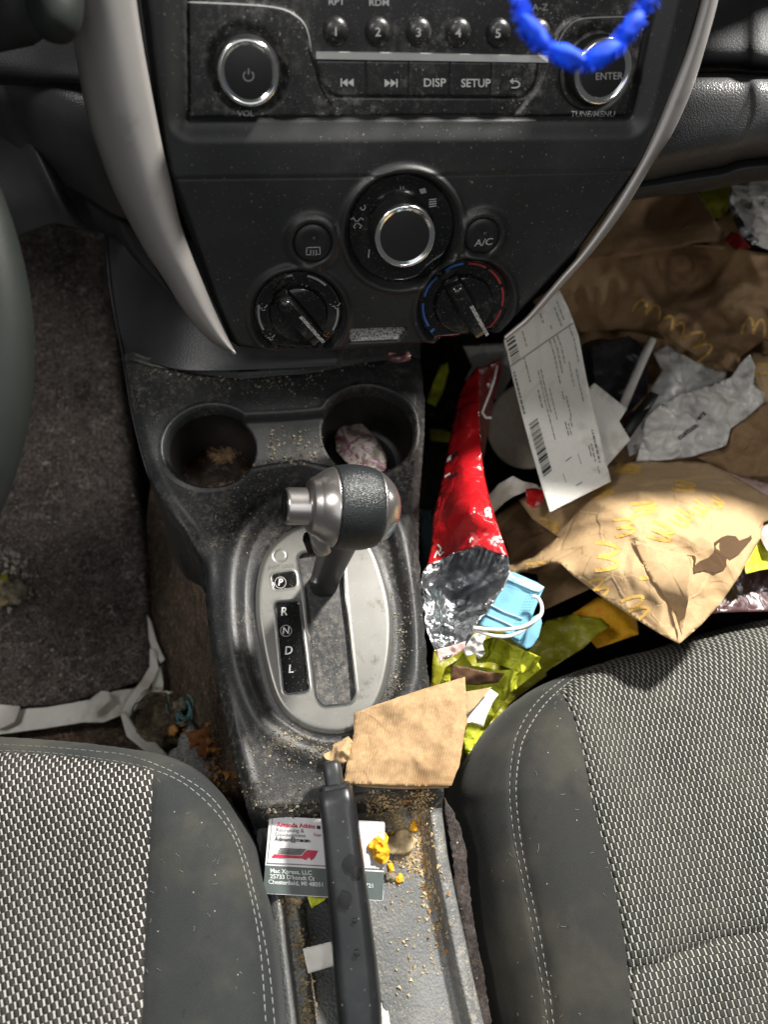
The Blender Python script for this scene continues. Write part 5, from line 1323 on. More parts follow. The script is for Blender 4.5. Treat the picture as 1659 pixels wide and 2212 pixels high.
sheet('bag_film', [(1025, 1400, .30), (1040, 1385, .31), (1070, 1375, .32), (1100, 1390, .33), (1150, 1412, .33), (1168, 1420, .32), (1160, 1440, .31), (1130, 1456, .31), (1090, 1440, .31), (1060, 1430, .30), (1030, 1432, .30)], M['yellow'], yl, step=6, cr_=(.020, .028, 75))
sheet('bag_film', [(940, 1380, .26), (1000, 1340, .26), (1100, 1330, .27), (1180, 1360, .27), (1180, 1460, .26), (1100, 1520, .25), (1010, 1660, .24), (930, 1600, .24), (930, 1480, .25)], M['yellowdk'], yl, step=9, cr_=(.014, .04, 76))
sheet('brown_scrap', [(972, 1476, .305), (975, 1436, .315), (1010, 1442, .318), (1050, 1452, .318), (1090, 1455, .315), (1075, 1475, .31), (1030, 1480, .31)], M['taupe'], None, step=6, cr_=(.006, .03, 77), tagd=('shiny brown film scrap in front of the yellow bag above the napkin', 'film scrap'))
# brown cup lid / bowl
bowl = thing('brown_bowl', 'brown plastic bowl with a pale rim lying on its side behind the white ticket sheet', 'bowl', tuple(Pz(1130, 940, .25)))
bc_ = Pz(1142, 920, .275); bax = (CAM-bc_).normalized()*.8+Vector((-.25, .1, 0)); R_ = 92*(bc_-CAM).dot(fw)/F
lathe('bowl_body', bc_, bax, [(R_*.55, -.03), (R_*.8, -.028), (R_*.97, -.008), (R_*.98, -.001), (R_*.93, .000), (R_*.90, -.006), (R_*.70, -.020), (.001, -.022)], M['taupe'], bowl, 64)
lathe('rim', bc_, bax, [(R_*.95, .0), (R_*1.01, -.001), (R_*1.02, .002), (R_*.99, .004), (R_*.94, .003)], flat('cream_rim', (.36, .31, .25), .5), bowl, 64)
# tissue + red sachet
sheet('white_tissue', [(1040, 1120, .31), (1050, 1075, .31), (1078, 1045, .32), (1108, 1028, .32), (1130, 1040, .32), (1160, 1046, .31), (1170, 1060, .31), (1135, 1062, .31), (1110, 1072, .31), (1090, 1085, .31), (1070, 1105, .30), (1050, 1122, .30)], M['tissue'], None, step=6, cr_=(.010, .03, 81), tagd=('crumpled white tissue strip between the red chip bag and the ticket sheet', 'tissue'))
sheet('red_sachet', [(1136, 1056, .325), (1156, 1054, .325), (1176, 1060, .325), (1174, 1078, .325), (1166, 1092, .325), (1150, 1098, .325), (1138, 1090, .325)], M['redfoil'], None, step=5, cr_=(.008, .02, 82), tagd=('small crumpled red sachet left of the ticket sheet', 'sachet'))
# left dark area: white wrapper behind, yellow bits
sheet('grey_wrapper', [(1000, 748, .20), (1100, 740, .20), (1112, 800, .20), (1080, 860, .20), (1030, 870, .20), (1005, 820, .20), (1020, 790, .20)], M['film'], None, step=8, cr_=(.012, .04, 83), tagd=('greyish film wrapper in shadow behind the top of the chip bag', 'wrapper'))
sheet('yellow_scrap', [(922, 868, .16), (935, 830, .16), (952, 790, .16), (966, 785, .16), (968, 800, .16), (955, 850, .16), (940, 878, .16)], M['yellow'], None, step=6, cr_=(.008, .03, 84), tagd=('long yellow film scrap in the dark gap right of the console, under the dash', 'film scrap'))
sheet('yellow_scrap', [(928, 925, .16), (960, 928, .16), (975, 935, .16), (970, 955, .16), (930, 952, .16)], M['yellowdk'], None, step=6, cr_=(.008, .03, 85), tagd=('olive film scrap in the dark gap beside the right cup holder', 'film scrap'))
# top brown bag in shade
tb_ = thing('brown_paper_bag', 'large crumpled brown paper bag with yellow print, in shade under the glovebox', 'paper bag', tuple(Pz(1450, 700, .30)))
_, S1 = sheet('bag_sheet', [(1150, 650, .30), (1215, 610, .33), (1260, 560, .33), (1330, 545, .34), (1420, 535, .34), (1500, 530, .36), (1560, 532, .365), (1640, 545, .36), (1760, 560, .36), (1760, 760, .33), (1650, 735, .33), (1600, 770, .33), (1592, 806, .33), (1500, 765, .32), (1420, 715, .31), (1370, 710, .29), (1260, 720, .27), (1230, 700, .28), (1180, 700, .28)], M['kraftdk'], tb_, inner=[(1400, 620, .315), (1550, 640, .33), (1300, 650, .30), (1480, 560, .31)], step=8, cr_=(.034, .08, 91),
              creases=[[(1222, 628), (1300, 660), (1400, 712), (1500, 762)]])
arches(S1, [(1400, 668, 60, 34, 20, 0), (1455, 704, 55, 34, 30, 0), (1512, 744, 60, 45, 60, 0), (1630, 706, 50, 40, 10, 0)], M['arch'], tb_)
_, S1b = sheet('bag_sheet', [(1180, 640, .29), (1240, 630, .29), (1300, 640, .29), (1390, 690, .28), (1440, 735, .27), (1380, 720, .26), (1300, 708, .26), (1240, 726, .25), (1180, 740, .25)], M['kraftdk'], tb_, step=10, cr_=(.008, .05, 92))
# flaps further back
sheet('brown_carton_flap', [(1290, 470, .34), (1330, 420, .35), (1400, 400, .36), (1500, 405, .36), (1522, 440, .36), (1560, 500, .36), (1554, 520, .355), (1500, 525, .35), (1440, 540, .34), (1330, 560, .33), (1240, 570, .32), (1260, 520, .33)], M['kraftdk'], None, step=10, cr_=(.014, .09, 93), inner=[(1440, 480, .33)], tagd=('plain brown folded paper flap under the glovebox edge, behind the shaded bag', 'paper bag'),
      creases=[[(1452, 412), (1468, 470), (1492, 520)]])
sheet('yellow_bag', [(1510, 395, .30), (1580, 390, .30), (1578, 440, .30), (1560, 470, .30), (1535, 470, .30), (1515, 430, .30)], M['yellow'], None, step=7, cr_=(.012, .04, 94), tagd=('yellow plastic bag glimpsed behind the brown flap under the glovebox', 'plastic bag'))
sheet('tan_scrap', [(1520, 520, .345), (1545, 480, .34), (1580, 452, .34), (1600, 470, .34), (1610, 530, .345), (1560, 540, .35)], M['kraft'], None, step=8, cr_=(.01, .04, 95), tagd=('tan paper scrap beside the white bag at the upper right', 'paper scrap'))
wb = thing('white_bag', 'shiny white plastic bag with grey lettering at the upper right, under the glovebox', 'plastic bag', tuple(Pz(1650, 470, .35)))
_, S2 = sheet('bag_film', [(1576, 396, .33), (1700, 380, .33), (1800, 380, .33), (1800, 560, .35), (1700, 552, .36), (1650, 535, .37), (1622, 522, .37), (1600, 500, .37), (1585, 470, .36), (1574, 440, .35)], M['film'], wb, step=8, cr_=(.012, .05, 96))
text('lettering', 'LYE', S2, (1642, 440), (26, 0), (1, -26), M['dim'], wb, .0012, .0)
sheet('gold_ribbon', [(1580, 440, .375), (1592, 455, .38), (1612, 490, .385), (1640, 520, .385), (1628, 530, .38), (1600, 505, .38), (1584, 475, .375)], M['foil'], None, step=4, cr_=(.010, .010, 97), tagd=('crinkled metallic foil ribbon edging the white bag', 'foil strip'))
sheet('red_wrapper', [(1565, 520, .37), (1580, 500, .375), (1600, 505, .38), (1622, 535, .375), (1590, 540, .372)], M['maroon'], None, step=5, cr_=(.006, .02, 98), tagd=('dark red wrapper corner below the foil ribbon', 'wrapper'))
# straw, dark box, smoked cup
sc_ = Pz(1303, 800, .24)
lathe('smoked_cup', sc_, (CAM-sc_).normalized()+Vector((.3, .3, 0)), [(.026, -.05), (.034, -.01), (.036, 0), (.034, .003), (.028, .006), (.012, .007), (.001, .007)], M['smoke'], None, 48, tagd=('dark smoked plastic cup lid in shadow behind the ticket sheet', 'cup'))
tube('drinking_straw', [Pz(1408, 735, .325), Pz(1390, 775, .322), Pz(1370, 820, .318), Pz(1345, 880, .312)], .0042, M['tissue'], None, 16, tagd=('white drinking straw leaning behind the ticket sheet, beside the white bag', 'straw'))
tube('paper_stick', [Pz(1262, 1030, .318), Pz(1245, 1072, .316), Pz(1232, 1100, .315)], .0048, M['loop'], None, 16, tagd=('short white rolled stick poking out under the ticket sheet', 'straw'))
tube('dark_stick', [Pz(1412, 856, .318), Pz(1385, 890, .318), Pz(1352, 938, .318)], .0062, M['blackin'], None, 4, tagd=('flat black plastic stick between ticket sheet and white bag', 'stick'))
# white film bag
wf = thing('white_plastic_bag', 'crumpled translucent white plastic bag with small black lettering, right of the ticket sheet', 'plastic bag', tuple(Pz(1500, 900, .31)))
sheet('bag_film', [(1360, 985, .305), (1350, 940, .305), (1368, 905, .31), (1400, 850, .32), (1430, 800, .32), (1410, 760, .31), (1440, 745, .31), (1500, 780, .32), (1570, 805, .32), (1560, 860, .32), (1500, 900, .32), (1420, 960, .31)], M['film'], wf, step=8, cr_=(.012, .045, 101))
_, S3 = sheet('bag_film', [(1374, 996, .315), (1386, 960, .32), (1396, 905, .325), (1415, 885, .33), (1440, 865, .335), (1480, 850, .335), (1540, 830, .335), (1580, 815, .335), (1600, 785, .335), (1620, 765, .335), (1632, 790, .335), (1628, 830, .335), (1652, 850, .33), (1650, 870, .33), (1610, 905, .33), (1580, 925, .33), (1570, 962, .325), (1500, 985, .32), (1440, 994, .318)], M['film'], wf, step=6, cr_=(.020, .04, 102))
for s, u, v, r in (('cus', 1474, 940, -38), ('tom', 1495, 925, -33), ('ers', 1515, 898, -45)):
    c, s_ = math.cos(rad(r)), math.sin(rad(r)); text('lettering', s, S3, (u, v), (17*c, 17*s_), (17*s_, -17*c), M['blackin'], wf, .0014, .03)
sheet('dark_film', [(1275, 745, .28), (1360, 725, .29), (1400, 760, .29), (1400, 850, .29), (1350, 900, .29), (1290, 870, .28)], M['smoke'], None, step=8, cr_=(.012, .04, 103), tagd=('dark translucent film piece beside the straw in shadow', 'film scrap'))
# right hand side bits
sheet('brown_paper_bag', [(1500, 985, .305), (1570, 965, .31), (1585, 925, .32), (1655, 870, .32), (1780, 860, .32), (1780, 1020, .31), (1659, 1030, .31), (1600, 1030, .31), (1540, 1005, .305)], M['kraftdk'], None, step=8, cr_=(.024, .06, 104), tagd=('brown paper bag at the right edge below the white plastic bag', 'paper bag'))
sB, S4 = sheet('brown_paper_bag', [(1625, 760, .31), (1659, 765, .31), (1780, 780, .31), (1780, 880, .31), (1650, 870, .31), (1630, 830, .31), (1622, 790, .31)], M['kraft'], None, step=9, cr_=(.008, .05, 105), tagd=('tan paper bag with yellow stripes at right edge behind the white plastic bag', 'paper bag'))
marks('yellow_print', S4, [[(1634, 785), (1700, 790)], [(1632, 805), (1700, 808)]], 5, M['arch'], sB, .0012)
sheet('pink_film', [(1480, 1003, .30), (1500, 997, .30), (1540, 1003, .30), (1600, 1020, .30), (1659, 1045, .30), (1780, 1060, .30), (1780, 1110, .30), (1659, 1085, .30), (1560, 1030, .30)], M['pink'], None, step=7, cr_=(.008, .03, 106), tagd=('pinkish white shiny film behind the top edge of the large printed bag', 'film'))
sheet('plum_wrapper', [(1455, 1250, .315), (1560, 1160, .315), (1659, 1160, .315), (1780, 1170, .32), (1780, 1330, .32), (1659, 1320, .32), (1560, 1322, .32), (1480, 1335, .32), (1440, 1330, .315)], M['plum'], None, step=9, cr_=(.014, .05, 107), tagd=('dark plum shiny wrapper between large printed bag and passenger seat', 'wrapper'))
sheet('yellow_scrap', [(1604, 1205, .345), (1625, 1165, .345), (1660, 1170, .345), (1700, 1190, .345), (1690, 1225, .345), (1640, 1232, .345), (1612, 1240, .345)], M['yellow'], None, step=6, cr_=(.008, .03, 108), tagd=('bright yellow film scrap at the right edge beside the large printed bag', 'film scrap'))
sheet('pink_wrapper', [(1640, 1140, .35), (1665, 1130, .35), (1720, 1140, .35), (1720, 1210, .35), (1659, 1190, .35), (1645, 1165, .35)], M['pink'], None, step=6, cr_=(.008, .03, 109), tagd=('pink printed wrapper at the far right edge above the yellow scrap', 'wrapper'))
# the large printed bag
big = thing('printed_paper_bag', 'large torn kraft bag with yellow arch marks, its corner resting on the passenger seat', 'paper bag', tuple(Pz(1400, 1200, .33)))
Ob = [(1085, 1235, .30), (1110, 1215, .30), (1150, 1205, .305), (1205, 1160, .315), (1150, 1120, .30), (1120, 1080, .29), (1170, 1050, .29), (1240, 1010, .29), (1330, 998, .30), (1440, 994, .31), (1530, 1000, .32), (1600, 1035, .33), (1665, 1075, .34), (1700, 1110, .34), (1650, 1128, .355), (1645, 1160, .365), (1622, 1200, .37), (1600, 1240, .37), (1560, 1300, .368), (1515, 1350, .366), (1468, 1391, .364), (1430, 1372, .364), (1370, 1335, .362), (1300, 1290, .358), (1240, 1245, .35), (1212, 1218, .348), (1190, 1216, .335), (1150, 1228, .315), (1110, 1240, .30)]
_, S5 = sheet('bag_sheet', Ob, M['kraft'], big, inner=[(1400, 1040, .345), (1300, 1060, .335), (1400, 1120, .372), (1500, 1100, .372), (1330, 1160, .372), (1450, 1200, .378), (1550, 1150, .374), (1600, 1120, .365), (1500, 1270, .376), (1380, 1260, .372), (1260, 1180, .355)], step=7, cr_=(.013, .06, 111),
              creases=[[(1368, 1166), (1430, 1185), (1496, 1205)], [(1496, 1205), (1484, 1290), (1470, 1385)], [(1368, 1166), (1420, 1250), (1465, 1340)], [(1214, 1219), (1320, 1260), (1460, 1320)]])
S5_ref[0] = S5
arches(S5, [(1312, 1202, 60, 54, 90, 0), (1406, 1218, 62, 52, 88, 0), (1290, 1272, 44, 46, 60, 0), (1375, 1312, 52, 50, 64, 0), (1430, 1150, 34, 56, 108, 0), (1474, 1121, 30, 46, 118, 0), (1511, 1101, 26, 40, 122, 0), (1549, 1086, 20, 32, 115, 0), (1350, 1138, 36, 46, 80, 0), (1392, 1098, 26, 56, 82, 0), (1160, 1228, 26, 46, 78, 0),
            (1128, 1128, 26, 46, 100, 0), (1186, 1136, 26, 46, 100, 0), (1355, 1012, 16, 60, 95, 0), (1478, 1050, 20, 50, 100, 0), (1300, 1062, 20, 55, 80, 0)], M['arch'], big, Ob)
# tear: dark patch with the hole's shade painted in its colour, plus lifted flap
M['bagshade'] = paper('bag_inside_shade', (.085, .046, .020), .85, .1, .001, 20)
tear = [(1497, 1225), (1512, 1212), (1530, 1205), (1545, 1190), (1543, 1172), (1560, 1160), (1572, 1156), (1590, 1158), (1598, 1168), (1618, 1160), (1648, 1128), (1642, 1140), (1622, 1168), (1598, 1196), (1580, 1208), (1565, 1230), (1545, 1238), (1520, 1232), (1500, 1238)]
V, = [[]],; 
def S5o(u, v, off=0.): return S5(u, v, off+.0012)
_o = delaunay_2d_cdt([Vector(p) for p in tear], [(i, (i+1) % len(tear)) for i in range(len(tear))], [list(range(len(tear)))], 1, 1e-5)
V = [S5o(p.x, p.y) for p in _o[0]]; mk('torn_hole_shade', V, facing(V, [tuple(f) for f in _o[2]]), M['bagshade'], big, False)
sheet('torn_flap', [(1484, 1199, S5(1484, 1199).z+.004), (1502, 1200, S5(1502, 1200).z+.012), (1504, 1206, S5(1504, 1206).z+.012), (1500, 1226, S5(1500, 1226).z+.004), (1492, 1214, S5(1492, 1214).z+.005)], M['kraft'], big, step=5, cr_=(0, .05, 1))
zf = lambda u, v, k: S5(u, v).z+k
sheet('folded_corner', [(1368, 1166, zf(1368, 1166, .001)), (1400, 1176, zf(1400, 1176, .004)), (1450, 1190, zf(1450, 1190, .008)), (1494, 1203, zf(1494, 1203, .016)), (1498, 1212, zf(1498, 1212, .019)), (1488, 1290, zf(1488, 1290, .017)), (1472, 1372, zf(1472, 1372, .005)), (1460, 1330, zf(1460, 1330, .003)), (1442, 1300, zf(1442, 1300, .0015)), (1410, 1258, zf(1410, 1258, .001)), (1388, 1215, zf(1388, 1215, .001))], M['kraft'], big, step=7, cr_=(.002, .04, 112))
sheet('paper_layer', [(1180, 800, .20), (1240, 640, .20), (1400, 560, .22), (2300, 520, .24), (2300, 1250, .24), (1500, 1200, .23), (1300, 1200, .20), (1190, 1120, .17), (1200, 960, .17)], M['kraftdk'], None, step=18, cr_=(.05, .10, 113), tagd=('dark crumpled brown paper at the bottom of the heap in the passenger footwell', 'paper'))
# ticket sheets
tk = thing('ticket_sheet', 'long white printed ticket sheet with barcodes hanging below the centre panel', 'ticket', tuple(Pz(1200, 900, .33)))
tO = [(1088, 735, .400), (1130, 700, .402), (1180, 640, .405), (1208, 625, .405), (1228, 665, .398), (1250, 725, .388), (1262, 790, .378), (1276, 860, .368), (1296, 940, .358), (1320, 1040, .350), (1188, 1106, .350), (1170, 1050, .350), (1150, 980, .352), (1128, 900, .36), (1108, 820, .375), (1095, 760, .39)]
_, S6 = sheet('ticket_paper', tO, M['white_paper'], tk, step=10, cr_=(.0015, .15, 121), thick=.0003)
_, S7 = sheet('second_ticket', [(1262, 850, .345), (1276, 832, .348), (1300, 820, .35), (1280, 826, .35), (1288, 827, .35), (1355, 882, .34), (1338, 910, .34), (1362, 950, .335), (1310, 1000, .335), (1290, 1010, .335), (1270, 930, .34)][:0] or [(1258, 850, .345), (1284, 827, .348), (1355, 883, .34), (1338, 910, .338), (1362, 950, .334), (1312, 1006, .335), (1285, 1000, .34)], M['white_paper'], None, step=9, cr_=(.003, .05, 122), tagd=('plain white folded paper corner showing behind the ticket sheet', 'paper'))
# print on the ticket: axis along the long side
def tkp(s, t):  # s: 0..1 along length (top to bottom), t: 0..1 across from left edge to right edge
    Lp = [(1088, 735), (1108, 820), (1128, 900), (1150, 980), (1170, 1050), (1188, 1106)]; Rp_ = [(1215, 640), (1250, 725), (1264, 800), (1280, 870), (1300, 950), (1320, 1040)]
    x = s*5; i = min(4, int(x)); f = x-i
    l = (Lp[i][0]*(1-f)+Lp[i+1][0]*f, Lp[i][1]*(1-f)+Lp[i+1][1]*f); r = (Rp_[i][0]*(1-f)+Rp_[i+1][0]*f, Rp_[i][1]*(1-f)+Rp_[i+1][1]*f)
    return (l[0]*(1-t)+r[0]*t, l[1]*(1-t)+r[1]*t)
random.seed(11)
bars = []; nb1 = 0
for s0, s1, t0, t1 in ((.0, .13, .04, .17), (.46, .76, .06, .20)):
    nb1 = len(bars)
    s = s0
    while s < s1:
        w = random.choice((1, 1, 2, 3)); bars.append(([tkp(s, t0), tkp(s, t1)], w*1.1)); s += (w+random.choice((1, 1.5, 2.5)))*.0026*1.2
for part_ in (bars[:nb1], bars[nb1:]):
    V, Fc = join([ribbon(S6, [l], w, .0006, 12) for l, w in part_]); mk('barcode', V, facing(V, Fc), M['blackin'], tk, False)
lines = []
def dashes(s0, s1, t, w=1.8):
    s = s0
    while s < s1:
        e = s+random.uniform(.006, .03)
        if e > s1: break
        lines.append(([tkp(s, t), tkp(e, t)], w)); s = e+random.uniform(.004, .008)
for s0, s1, t, w in ((.17, .42, .04, 4), (.14, .30, .22, 2.4), (.33, .44, .30, 2.6), (.24, .66, .36, 2), (.24, .50, .40, 2), (.02, .1, .30, 2), (.0, .06, .62, 2), (.08, .12, .70, 2), (.14, .40, .62, 2.2), (.14, .36, .68, 2.2), (.14, .30, .74, 2.2), (.30, .44, .80, 2), (.36, .56, .88, 2), (.42, .48, .62, 2), (.46, .60, .66, 2), (.58, .66, .56, 2.4), (.58, .64, .64, 2), (.60, .68, .60, 2), (.14, .36, .93, 2), (.72, .90, .90, 4), (.78, .88, .84, 2.5), (.78, .86, .80, 2.5), (.36, .56, .46, 1.6), (.02, .14, .84, 2), (-0, .1, .9, 2), (.90, .95, .86, 2)):
    dashes(max(0, s0), s1, t, w)
lines += [([tkp(.135, 0.01), tkp(.135, .99)], 2.0), ([tkp(.77, .42), tkp(.77, .52)], 2), ([tkp(.93, .48), tkp(.93, .58)], 2), ([tkp(.82, .34), tkp(.88, .35)], 1.2), ([tkp(.78, .62), tkp(.84, .63)], 1.2)]
V, Fc = join([ribbon(S6, [l], w, .0006, 12) for l, w in lines]); mk('printed_lines', V, facing(V, Fc), M['greyprint'], tk, False)

# the chip bag
cb = thing('chip_bag', 'shiny red foil chip bag standing open with silver lining facing up, beside the console', 'chip bag', tuple(Pz(1000, 1200, .30)))
_, S8 = sheet('bag_front', [(1022, 802, .33), (1034, 790, .33), (1034, 900, .345), (1038, 966, .355), (1046, 1027, .362), (1058, 1078, .368), (1072, 1124, .372), (1098, 1202, .372), (1063, 1191, .372), (1031, 1179, .368), (975, 1197, .355), (923, 1220, .345), (932, 1177, .34), (935, 1115, .335), (946, 1071, .33), (955, 1033, .33), (966, 980, .325), (976, 916, .322), (992, 849, .322), (1008, 820, .325)], M['redfoil'], cb,
              inner=[(1020, 1100, .385), (1000, 1000, .355), (980, 1150, .362), (1040, 1150, .372), (1012, 900, .35)], step=6, cr_=(.007, .035, 131), thick=.0005, creases=[[(935, 1165), (1025, 1112), (1090, 1195)], [(1025, 1112), (1038, 1060), (1030, 900)]])
sheet('bag_side', [(1022, 802, .325), (1050, 790, .325), (1082, 772, .32), (1084, 800, .31), (1070, 850, .30), (1060, 900, .295), (1050, 960, .295), (1044, 1000, .30), (1036, 960, .33), (1032, 900, .335)], M['maroon'], cb, step=7, cr_=(.008, .03, 132))
V, Fc = ribbon(lambda u, v, off=0.: Pz(u, v, .34), [[(1074, 790), (1068, 820), (1058, 850), (1046, 880), (1042, 892), (1050, 902), (1062, 902)]], 5, 0, 5); mk('white_stripe', V, facing(V, Fc), M['loop'], cb, False, .0006)
sheet('bag_lining', [(923, 1219, .343), (975, 1196, .353), (1031, 1178, .366), (1063, 1190, .37), (1098, 1202, .37), (1101, 1235, .368), (1088, 1268, .364), (1062, 1308, .36), (1050, 1325, .358), (1031, 1342, .356), (1022, 1368, .352), (1006, 1393, .35), (984, 1411, .348), (949, 1427, .346), (941, 1408, .346), (922, 1364, .346), (916, 1326, .346), (909, 1253, .346), (913, 1236, .345)], M['foil'], cb,
      inner=[(1000, 1260, .325), (975, 1320, .325), (1040, 1260, .335), (950, 1290, .33), (1000, 1370, .340)], step=4.5, cr_=(.016, .022, 133), thick=.0006)
sheet('bag_edge', [(941, 1404, .350), (985, 1392, .352), (1006, 1385, .352), (1004, 1402, .351), (984, 1414, .350), (950, 1430, .348)], M['pink'], cb, step=4, cr_=(.006, .015, 134))
sheet('bag_backing', [(905, 1100, .29), (912, 1200, .30), (905, 1260, .31), (915, 1330, .32), (935, 1400, .33), (960, 1400, .33), (940, 1200, .32), (930, 1100, .30)], flat('dark_teal_film', (.02, .045, .05), .3), cb, step=8, cr_=(.006, .04, 135))
quadmesh('print_block', [(979, 1042-60), (992, 1030-60+8), (990, 1090-60), (976, 1104-60)][:0] or [(978, 982), (988, 974), (992, 985), (989, 1024), (968, 1036), (974, 1000)], lambda u, v, off=0.: S8(max(u, 968), v, off), M['blackin'], cb, .0008, 0)
quadmesh('print_block', [(966, 990), (974, 982), (972, 1024), (960, 1032)], lambda u, v, off=0.: S8(u, v, off), M['loop'], cb, .0010, 0)
text('lettering', 'or', S8, (1056, 1107), (4, 24), (24, -8), M['loop'], cb, .0010, .06)
V, Fc = ribbon(S8, [[(938, 1205), (944, 1190), (950, 1200), (958, 1192)], [(936, 1216), (950, 1212)], [(1015, 1172), (1018, 1160), (1022, 1166)], [(945, 1176), (952, 1184), (950, 1192)]], 3, .0009, 4); mk('print_scribble', V, facing(V, Fc), M['loop'], cb, False)
sheet('clear_wrapper', [(1006, 1392, .345), (1020, 1375, .35), (1040, 1360, .35), (1052, 1370, .35), (1042, 1392, .345), (1048, 1412, .34), (1036, 1424, .34), (1024, 1412, .34), (1008, 1418, .34), (1000, 1408, .34)], M['film'], None, step=4, cr_=(.010, .012, 141), tagd=('tiny crinkled clear wrapper at the mouth of the chip bag', 'wrapper'))
# face mask
mask = thing('face_mask', 'pleated light blue surgical face mask with white ear loops, tucked behind the open chip bag', 'face mask', tuple(Pz(1100, 1320, .33)))
_, S9 = sheet('mask_cloth', [(1088, 1232, .345), (1110, 1236, .35), (1160, 1258, .352), (1176, 1268, .352), (1166, 1290, .352), (1150, 1330, .350), (1132, 1370, .346), (1125, 1385, .345), (1080, 1362, .343), (1036, 1350, .34), (1020, 1345, .338), (1060, 1300, .342)], M['maskblue'], mask, step=6, cr_=(.002, .05, 151), thick=.0008, creases=[[(1062, 1302), (1120, 1330)]])
sheet('mask_border', [(1094, 1232, .3475), (1176, 1268, .3545), (1166, 1280, .3540), (1150, 1276, .3540), (1090, 1250, .3480)], M['maskpale'], mask, step=6, cr_=(.001, .05, 152))
sheet('mask_fold', [(1085, 1362, .339), (1130, 1350, .343), (1152, 1332, .344), (1166, 1325, .344), (1171, 1345, .342), (1164, 1375, .34), (1150, 1396, .338), (1138, 1402, .337), (1110, 1385, .337)], M['maskblue'], mask, step=6, cr_=(.003, .04, 153), thick=.0008)
for i in range(2):
    V, Fc = ribbon(S9, [[(1058+i*-14, 1306+i*18), (1090, 1322+i*22), (1128-i*6, 1336+i*24)]], 3.5, .0016, 6); mk('pleat', V, facing(V, Fc), M['maskpale'], mask, True, .0012)
pl = []
for k in range(3): pl += [[(1096+j*5+k*0, 1246+j*2.1+k*6), (1098.5+j*5, 1247+j*2.1+k*6)] for j in range(13)]
for k in range(4): pl += [[(1158-j*2.6-k*6, 1282+j*6), (1161-j*2.6-k*6, 1283+j*6)] for j in range(15)]
V, Fc = ribbon(S9, pl, 1.8, .0016, 3); mk('embossing', V, facing(V, Fc), flat('mask_dots', (.12, .32, .45), .8), mask, False)
lp = cr([(1150, 1288), (1162, 1292), (1170, 1308), (1168, 1328), (1150, 1344), (1122, 1356), (1080, 1360), (1040, 1358), (1022, 1356)], 8)
tube('ear_loop', [Pz(p[0], p[1], .361) for p in lp], .0014, M['loop'], mask, 8)
lp = cr([(1164, 1330), (1150, 1346), (1128, 1362), (1100, 1374), (1070, 1374), (1040, 1366), (1024, 1360)], 8)
tube('ear_loop', [Pz(p[0], p[1], .3585) for p in lp], .0013, M['loop'], mask, 8)
# hanging wiring below the bezel
tube('wire_end', [Pz(838, 772, .44), Pz(860, 774, .44), Pz(884, 770, .44)], .0035, M['plum'], None, 10, tagd=('small dark red clip under the lower edge of the centre panel', 'clip'))

# ================================================================== crumbs and hairs (uncountable)
pf = flat('lint_fibre', (.34, .32, .28), .9)
for fr_, ful, box_, n_, nm_ in ((LS, lfull, (0, 1640, 590, 2212), 40, 'driver'), (RSf, rfull, (1000, 1420, 1659, 2212), 55, 'passenger')):
    rs = random.Random(n_); L_ = []
    while len(L_) < n_:
        u, v = rs.uniform(box_[0], box_[2]), rs.uniform(box_[1], box_[3]); a = rs.uniform(0, 6.28); c = rs.gauss(0, .3); l = []
        for j in range(5):
            x, y, h = fr_.hitH(u, v, ful, 4); l.append(fr_.w(x, y, h+.0005)); u += rs.uniform(1.5, 3.5)*math.cos(a); v += rs.uniform(1.5, 3.5)*math.sin(a); a += c
        if h > -.05: L_.append(l)
    o = strands('seat_lint', L_, .00009, pf); o['kind'] = 'stuff'; o['label'] = 'fine pale lint fibres lying on the '+nm_+' seat cloth'; o['category'] = 'lint'

def crumbs(name, label, regs, m, surf, seed, big=1.):
    rg = random.Random(seed); V = []; Fc = []
    base = [(1, 0, -.35), (-.5, .87, -.35), (-.5, -.87, -.35), (0, 0, 1)]; f4 = [(0, 1, 3), (1, 2, 3), (2, 0, 3), (0, 2, 1)]
    for (poly, n, smin, smax) in regs:
        us = [p[0] for p in poly]; vs = [p[1] for p in poly]; k = 0; tries = 0
        while k < n and tries < n*30:
            tries += 1
            u, v = rg.uniform(min(us), max(us)), rg.uniform(min(vs), max(vs))
            if not inpoly(u, v, poly): continue
            if noise.noise(Vector((u/28, v/28, seed)))+rg.uniform(-.5, .5) < -.05: continue
            u += rg.gauss(0, 9); v += rg.gauss(0, 9)
            k += 1; p = surf(u, v); s = (smin*.7+(smax*1.35-smin*.7)*rg.random()**5)*big
            M3 = Matrix.Rotation(rg.uniform(0, 6.28), 3, Vector((rg.gauss(0, 1), rg.gauss(0, 1), rg.gauss(0, 1))).normalized())
            b = len(V); sc = Vector((rg.uniform(.6, 1.4), rg.uniform(.6, 1.4), rg.uniform(.5, 1.1)))
            for q_ in base: x = M3 @ Vector((q_[0]*sc.x, q_[1]*sc.y, q_[2]*sc.z)); V.append(Vector(p)+x*s+Vector((0, 0, s*.3)))
            Fc += [tuple(i+b for i in f) for f in f4]
    o = mk(name, V, Fc, m, None, False); o['kind'] = 'stuff'; o['label'] = label; o['category'] = 'crumbs'; return o
_ck = {}
def Kfast(u, v):
    # coarse cache of the console height under a pixel
    key = (int(u/3), int(v/3))
    if key not in _ck: _ck[key] = K.hitH(key[0]*3+1.5, key[1]*3+1.5, con_g, 5)[2]
    return K.px(u, v, _ck[key])
def ringpoly(a, b): return a+b[::-1]
lipP = [(300, 786), (420, 806), (520, 818), (650, 808), (800, 782), (800, 800), (660, 832), (560, 840), (430, 828), (310, 806)]
brP = [(600, 930), (680, 935), (690, 1000), (600, 1000), (575, 985), (580, 945)]
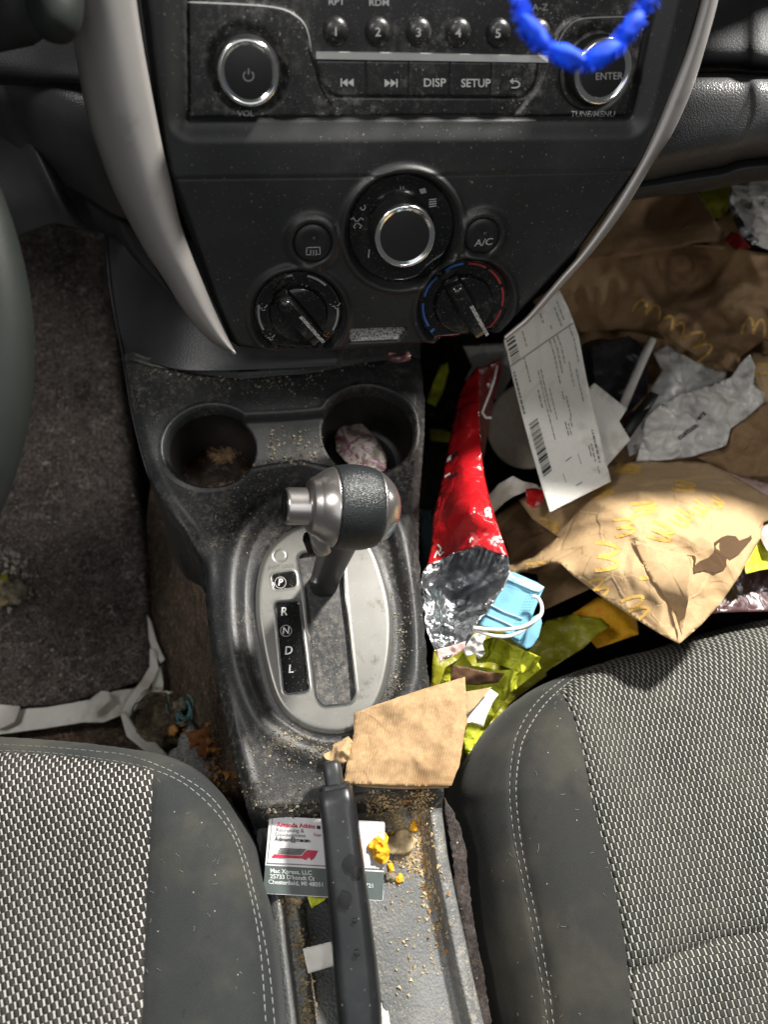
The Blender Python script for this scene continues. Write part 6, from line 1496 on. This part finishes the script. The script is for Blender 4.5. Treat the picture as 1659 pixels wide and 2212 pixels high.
R_reg = [(836, 1240), (870, 1330), (876, 1420), (862, 1500), (826, 1560), (815, 1530), (845, 1440), (850, 1330)]
bot = [(600, 1560), (640, 1590), (720, 1618), (770, 1600), (760, 1625), (700, 1640), (640, 1622), (590, 1590)]
lside = [(470, 1120), (560, 1090), (600, 1105), (560, 1160), (520, 1200), (505, 1170)]
crumbs('crumbs', 'pale tan crumbs scattered over the centre console round the shift plate and cup holders', [
    (lipP, 520, .0003, .0011), (brP, 380, .0004, .0016), (R_reg, 900, .0002, .0009), (bot, 700, .0003, .0011), (lside, 260, .0003, .0009),
    ([(470, 1010), (560, 1000), (620, 1020), (600, 1060), (500, 1110), (460, 1130)], 350, .0003, .001),
    ([(560, 1590), (690, 1640), (690, 1740), (600, 1755), (545, 1740), (520, 1650)], 750, .0002, .0008),
    ([(860, 1300), (905, 1200), (930, 1480), (870, 1500)], 450, .0002, .0007),
    ([(560, 1745), (690, 1735), (690, 1775), (570, 1762)], 350, .0004, .0014),
    ([(540, 800), (690, 830), (690, 890), (560, 890), (500, 850)], 350, .0002, .0009),
    ([(560, 1300), (850, 1300), (820, 1560), (640, 1570)], 380, .00015, .0005)], M['crumbw'], Kfast, 5)
crumbs('crumbs', 'tan and orange crumbs heaped in the rear tray right of the handbrake lever', [
    ([(790, 1722), (925, 1708), (930, 1850), (950, 1990), (960, 2050), (925, 1960), (905, 1880), (850, 1870), (845, 1800), (800, 1770)], 5200, .0002, .0013),
    ([(840, 1860), (940, 1890), (960, 2100), (860, 2180), (835, 1950)], 420, .0004, .0012),
    ([(608, 1935), (640, 1945), (672, 2060), (690, 2212), (660, 2212), (640, 2080)], 900, .0004, .0016)], M['crumb'], Kfast, 6)
crumbs('crumbs', 'rust orange crumbs along the right side of the rear tray', [
    ([(870, 1722), (925, 1712), (935, 1870), (965, 2060), (975, 2110), (950, 2060), (915, 1900), (890, 1800)], 260, .0004, .0016)], M['crumbo'], Kfast, 7)
def matS(u, v):
    # height of the mat from its lattice rows
    vs = [470, 705, 950, 1150, 1350, 1520]; zs = [.19, .15, .122, .098, .084, .072]; z = float(np.interp(v, vs, zs)); p = Pz(u, v, z); return Pz(u, v, z+crum(p.x, p.y, .006, .06, 3)+.001)
M['grit'] = flat('mat_grit', (.55, .50, .42), .9, var=.5)
crumbs('crumbs', 'small pale crumbs and grit scattered over the driver floor mat', [
    ([(90, 500), (225, 510), (250, 700), (285, 1000), (310, 1300), (320, 1450), (0, 1520), (0, 1180), (85, 900)], 2600, .0004, .0015),
    ([(0, 1190), (60, 1200), (70, 1300), (0, 1340)], 260, .0008, .0030)], M['grit'], matS, 8)
crumbs('crumbs', 'brown debris on the tunnel carpet beside the driver seat', [
    ([(390, 1560), (460, 1560), (500, 1700), (490, 1760), (430, 1680)], 500, .0005, .0026)], M['crumbo'], lambda u, v: Pz(u, v, float(np.interp(u, [390, 500], [.13, .215]))), 9)
hs = []
rg = random.Random(4)
for k in range(420):
    u, v = rg.uniform(60, 320), rg.uniform(520, 1480)
    if u > 230+(v-500)*.09: continue
    a = rg.uniform(0, 6.28); c = rg.gauss(0, .25); L = []
    for j in range(9):
        L.append(matS(u, v)+Vector((0, 0, .0012))); u += 7*math.cos(a); v += 7*math.sin(a); a += c
    hs.append(L)
o = strands('lint_fibres', hs, .00022, flat('pale_fibre', (.30, .26, .23), .9)); o['kind'] = 'stuff'; o['label'] = 'fine pale hairs and lint fibres on the driver floor mat'; o['category'] = 'lint'
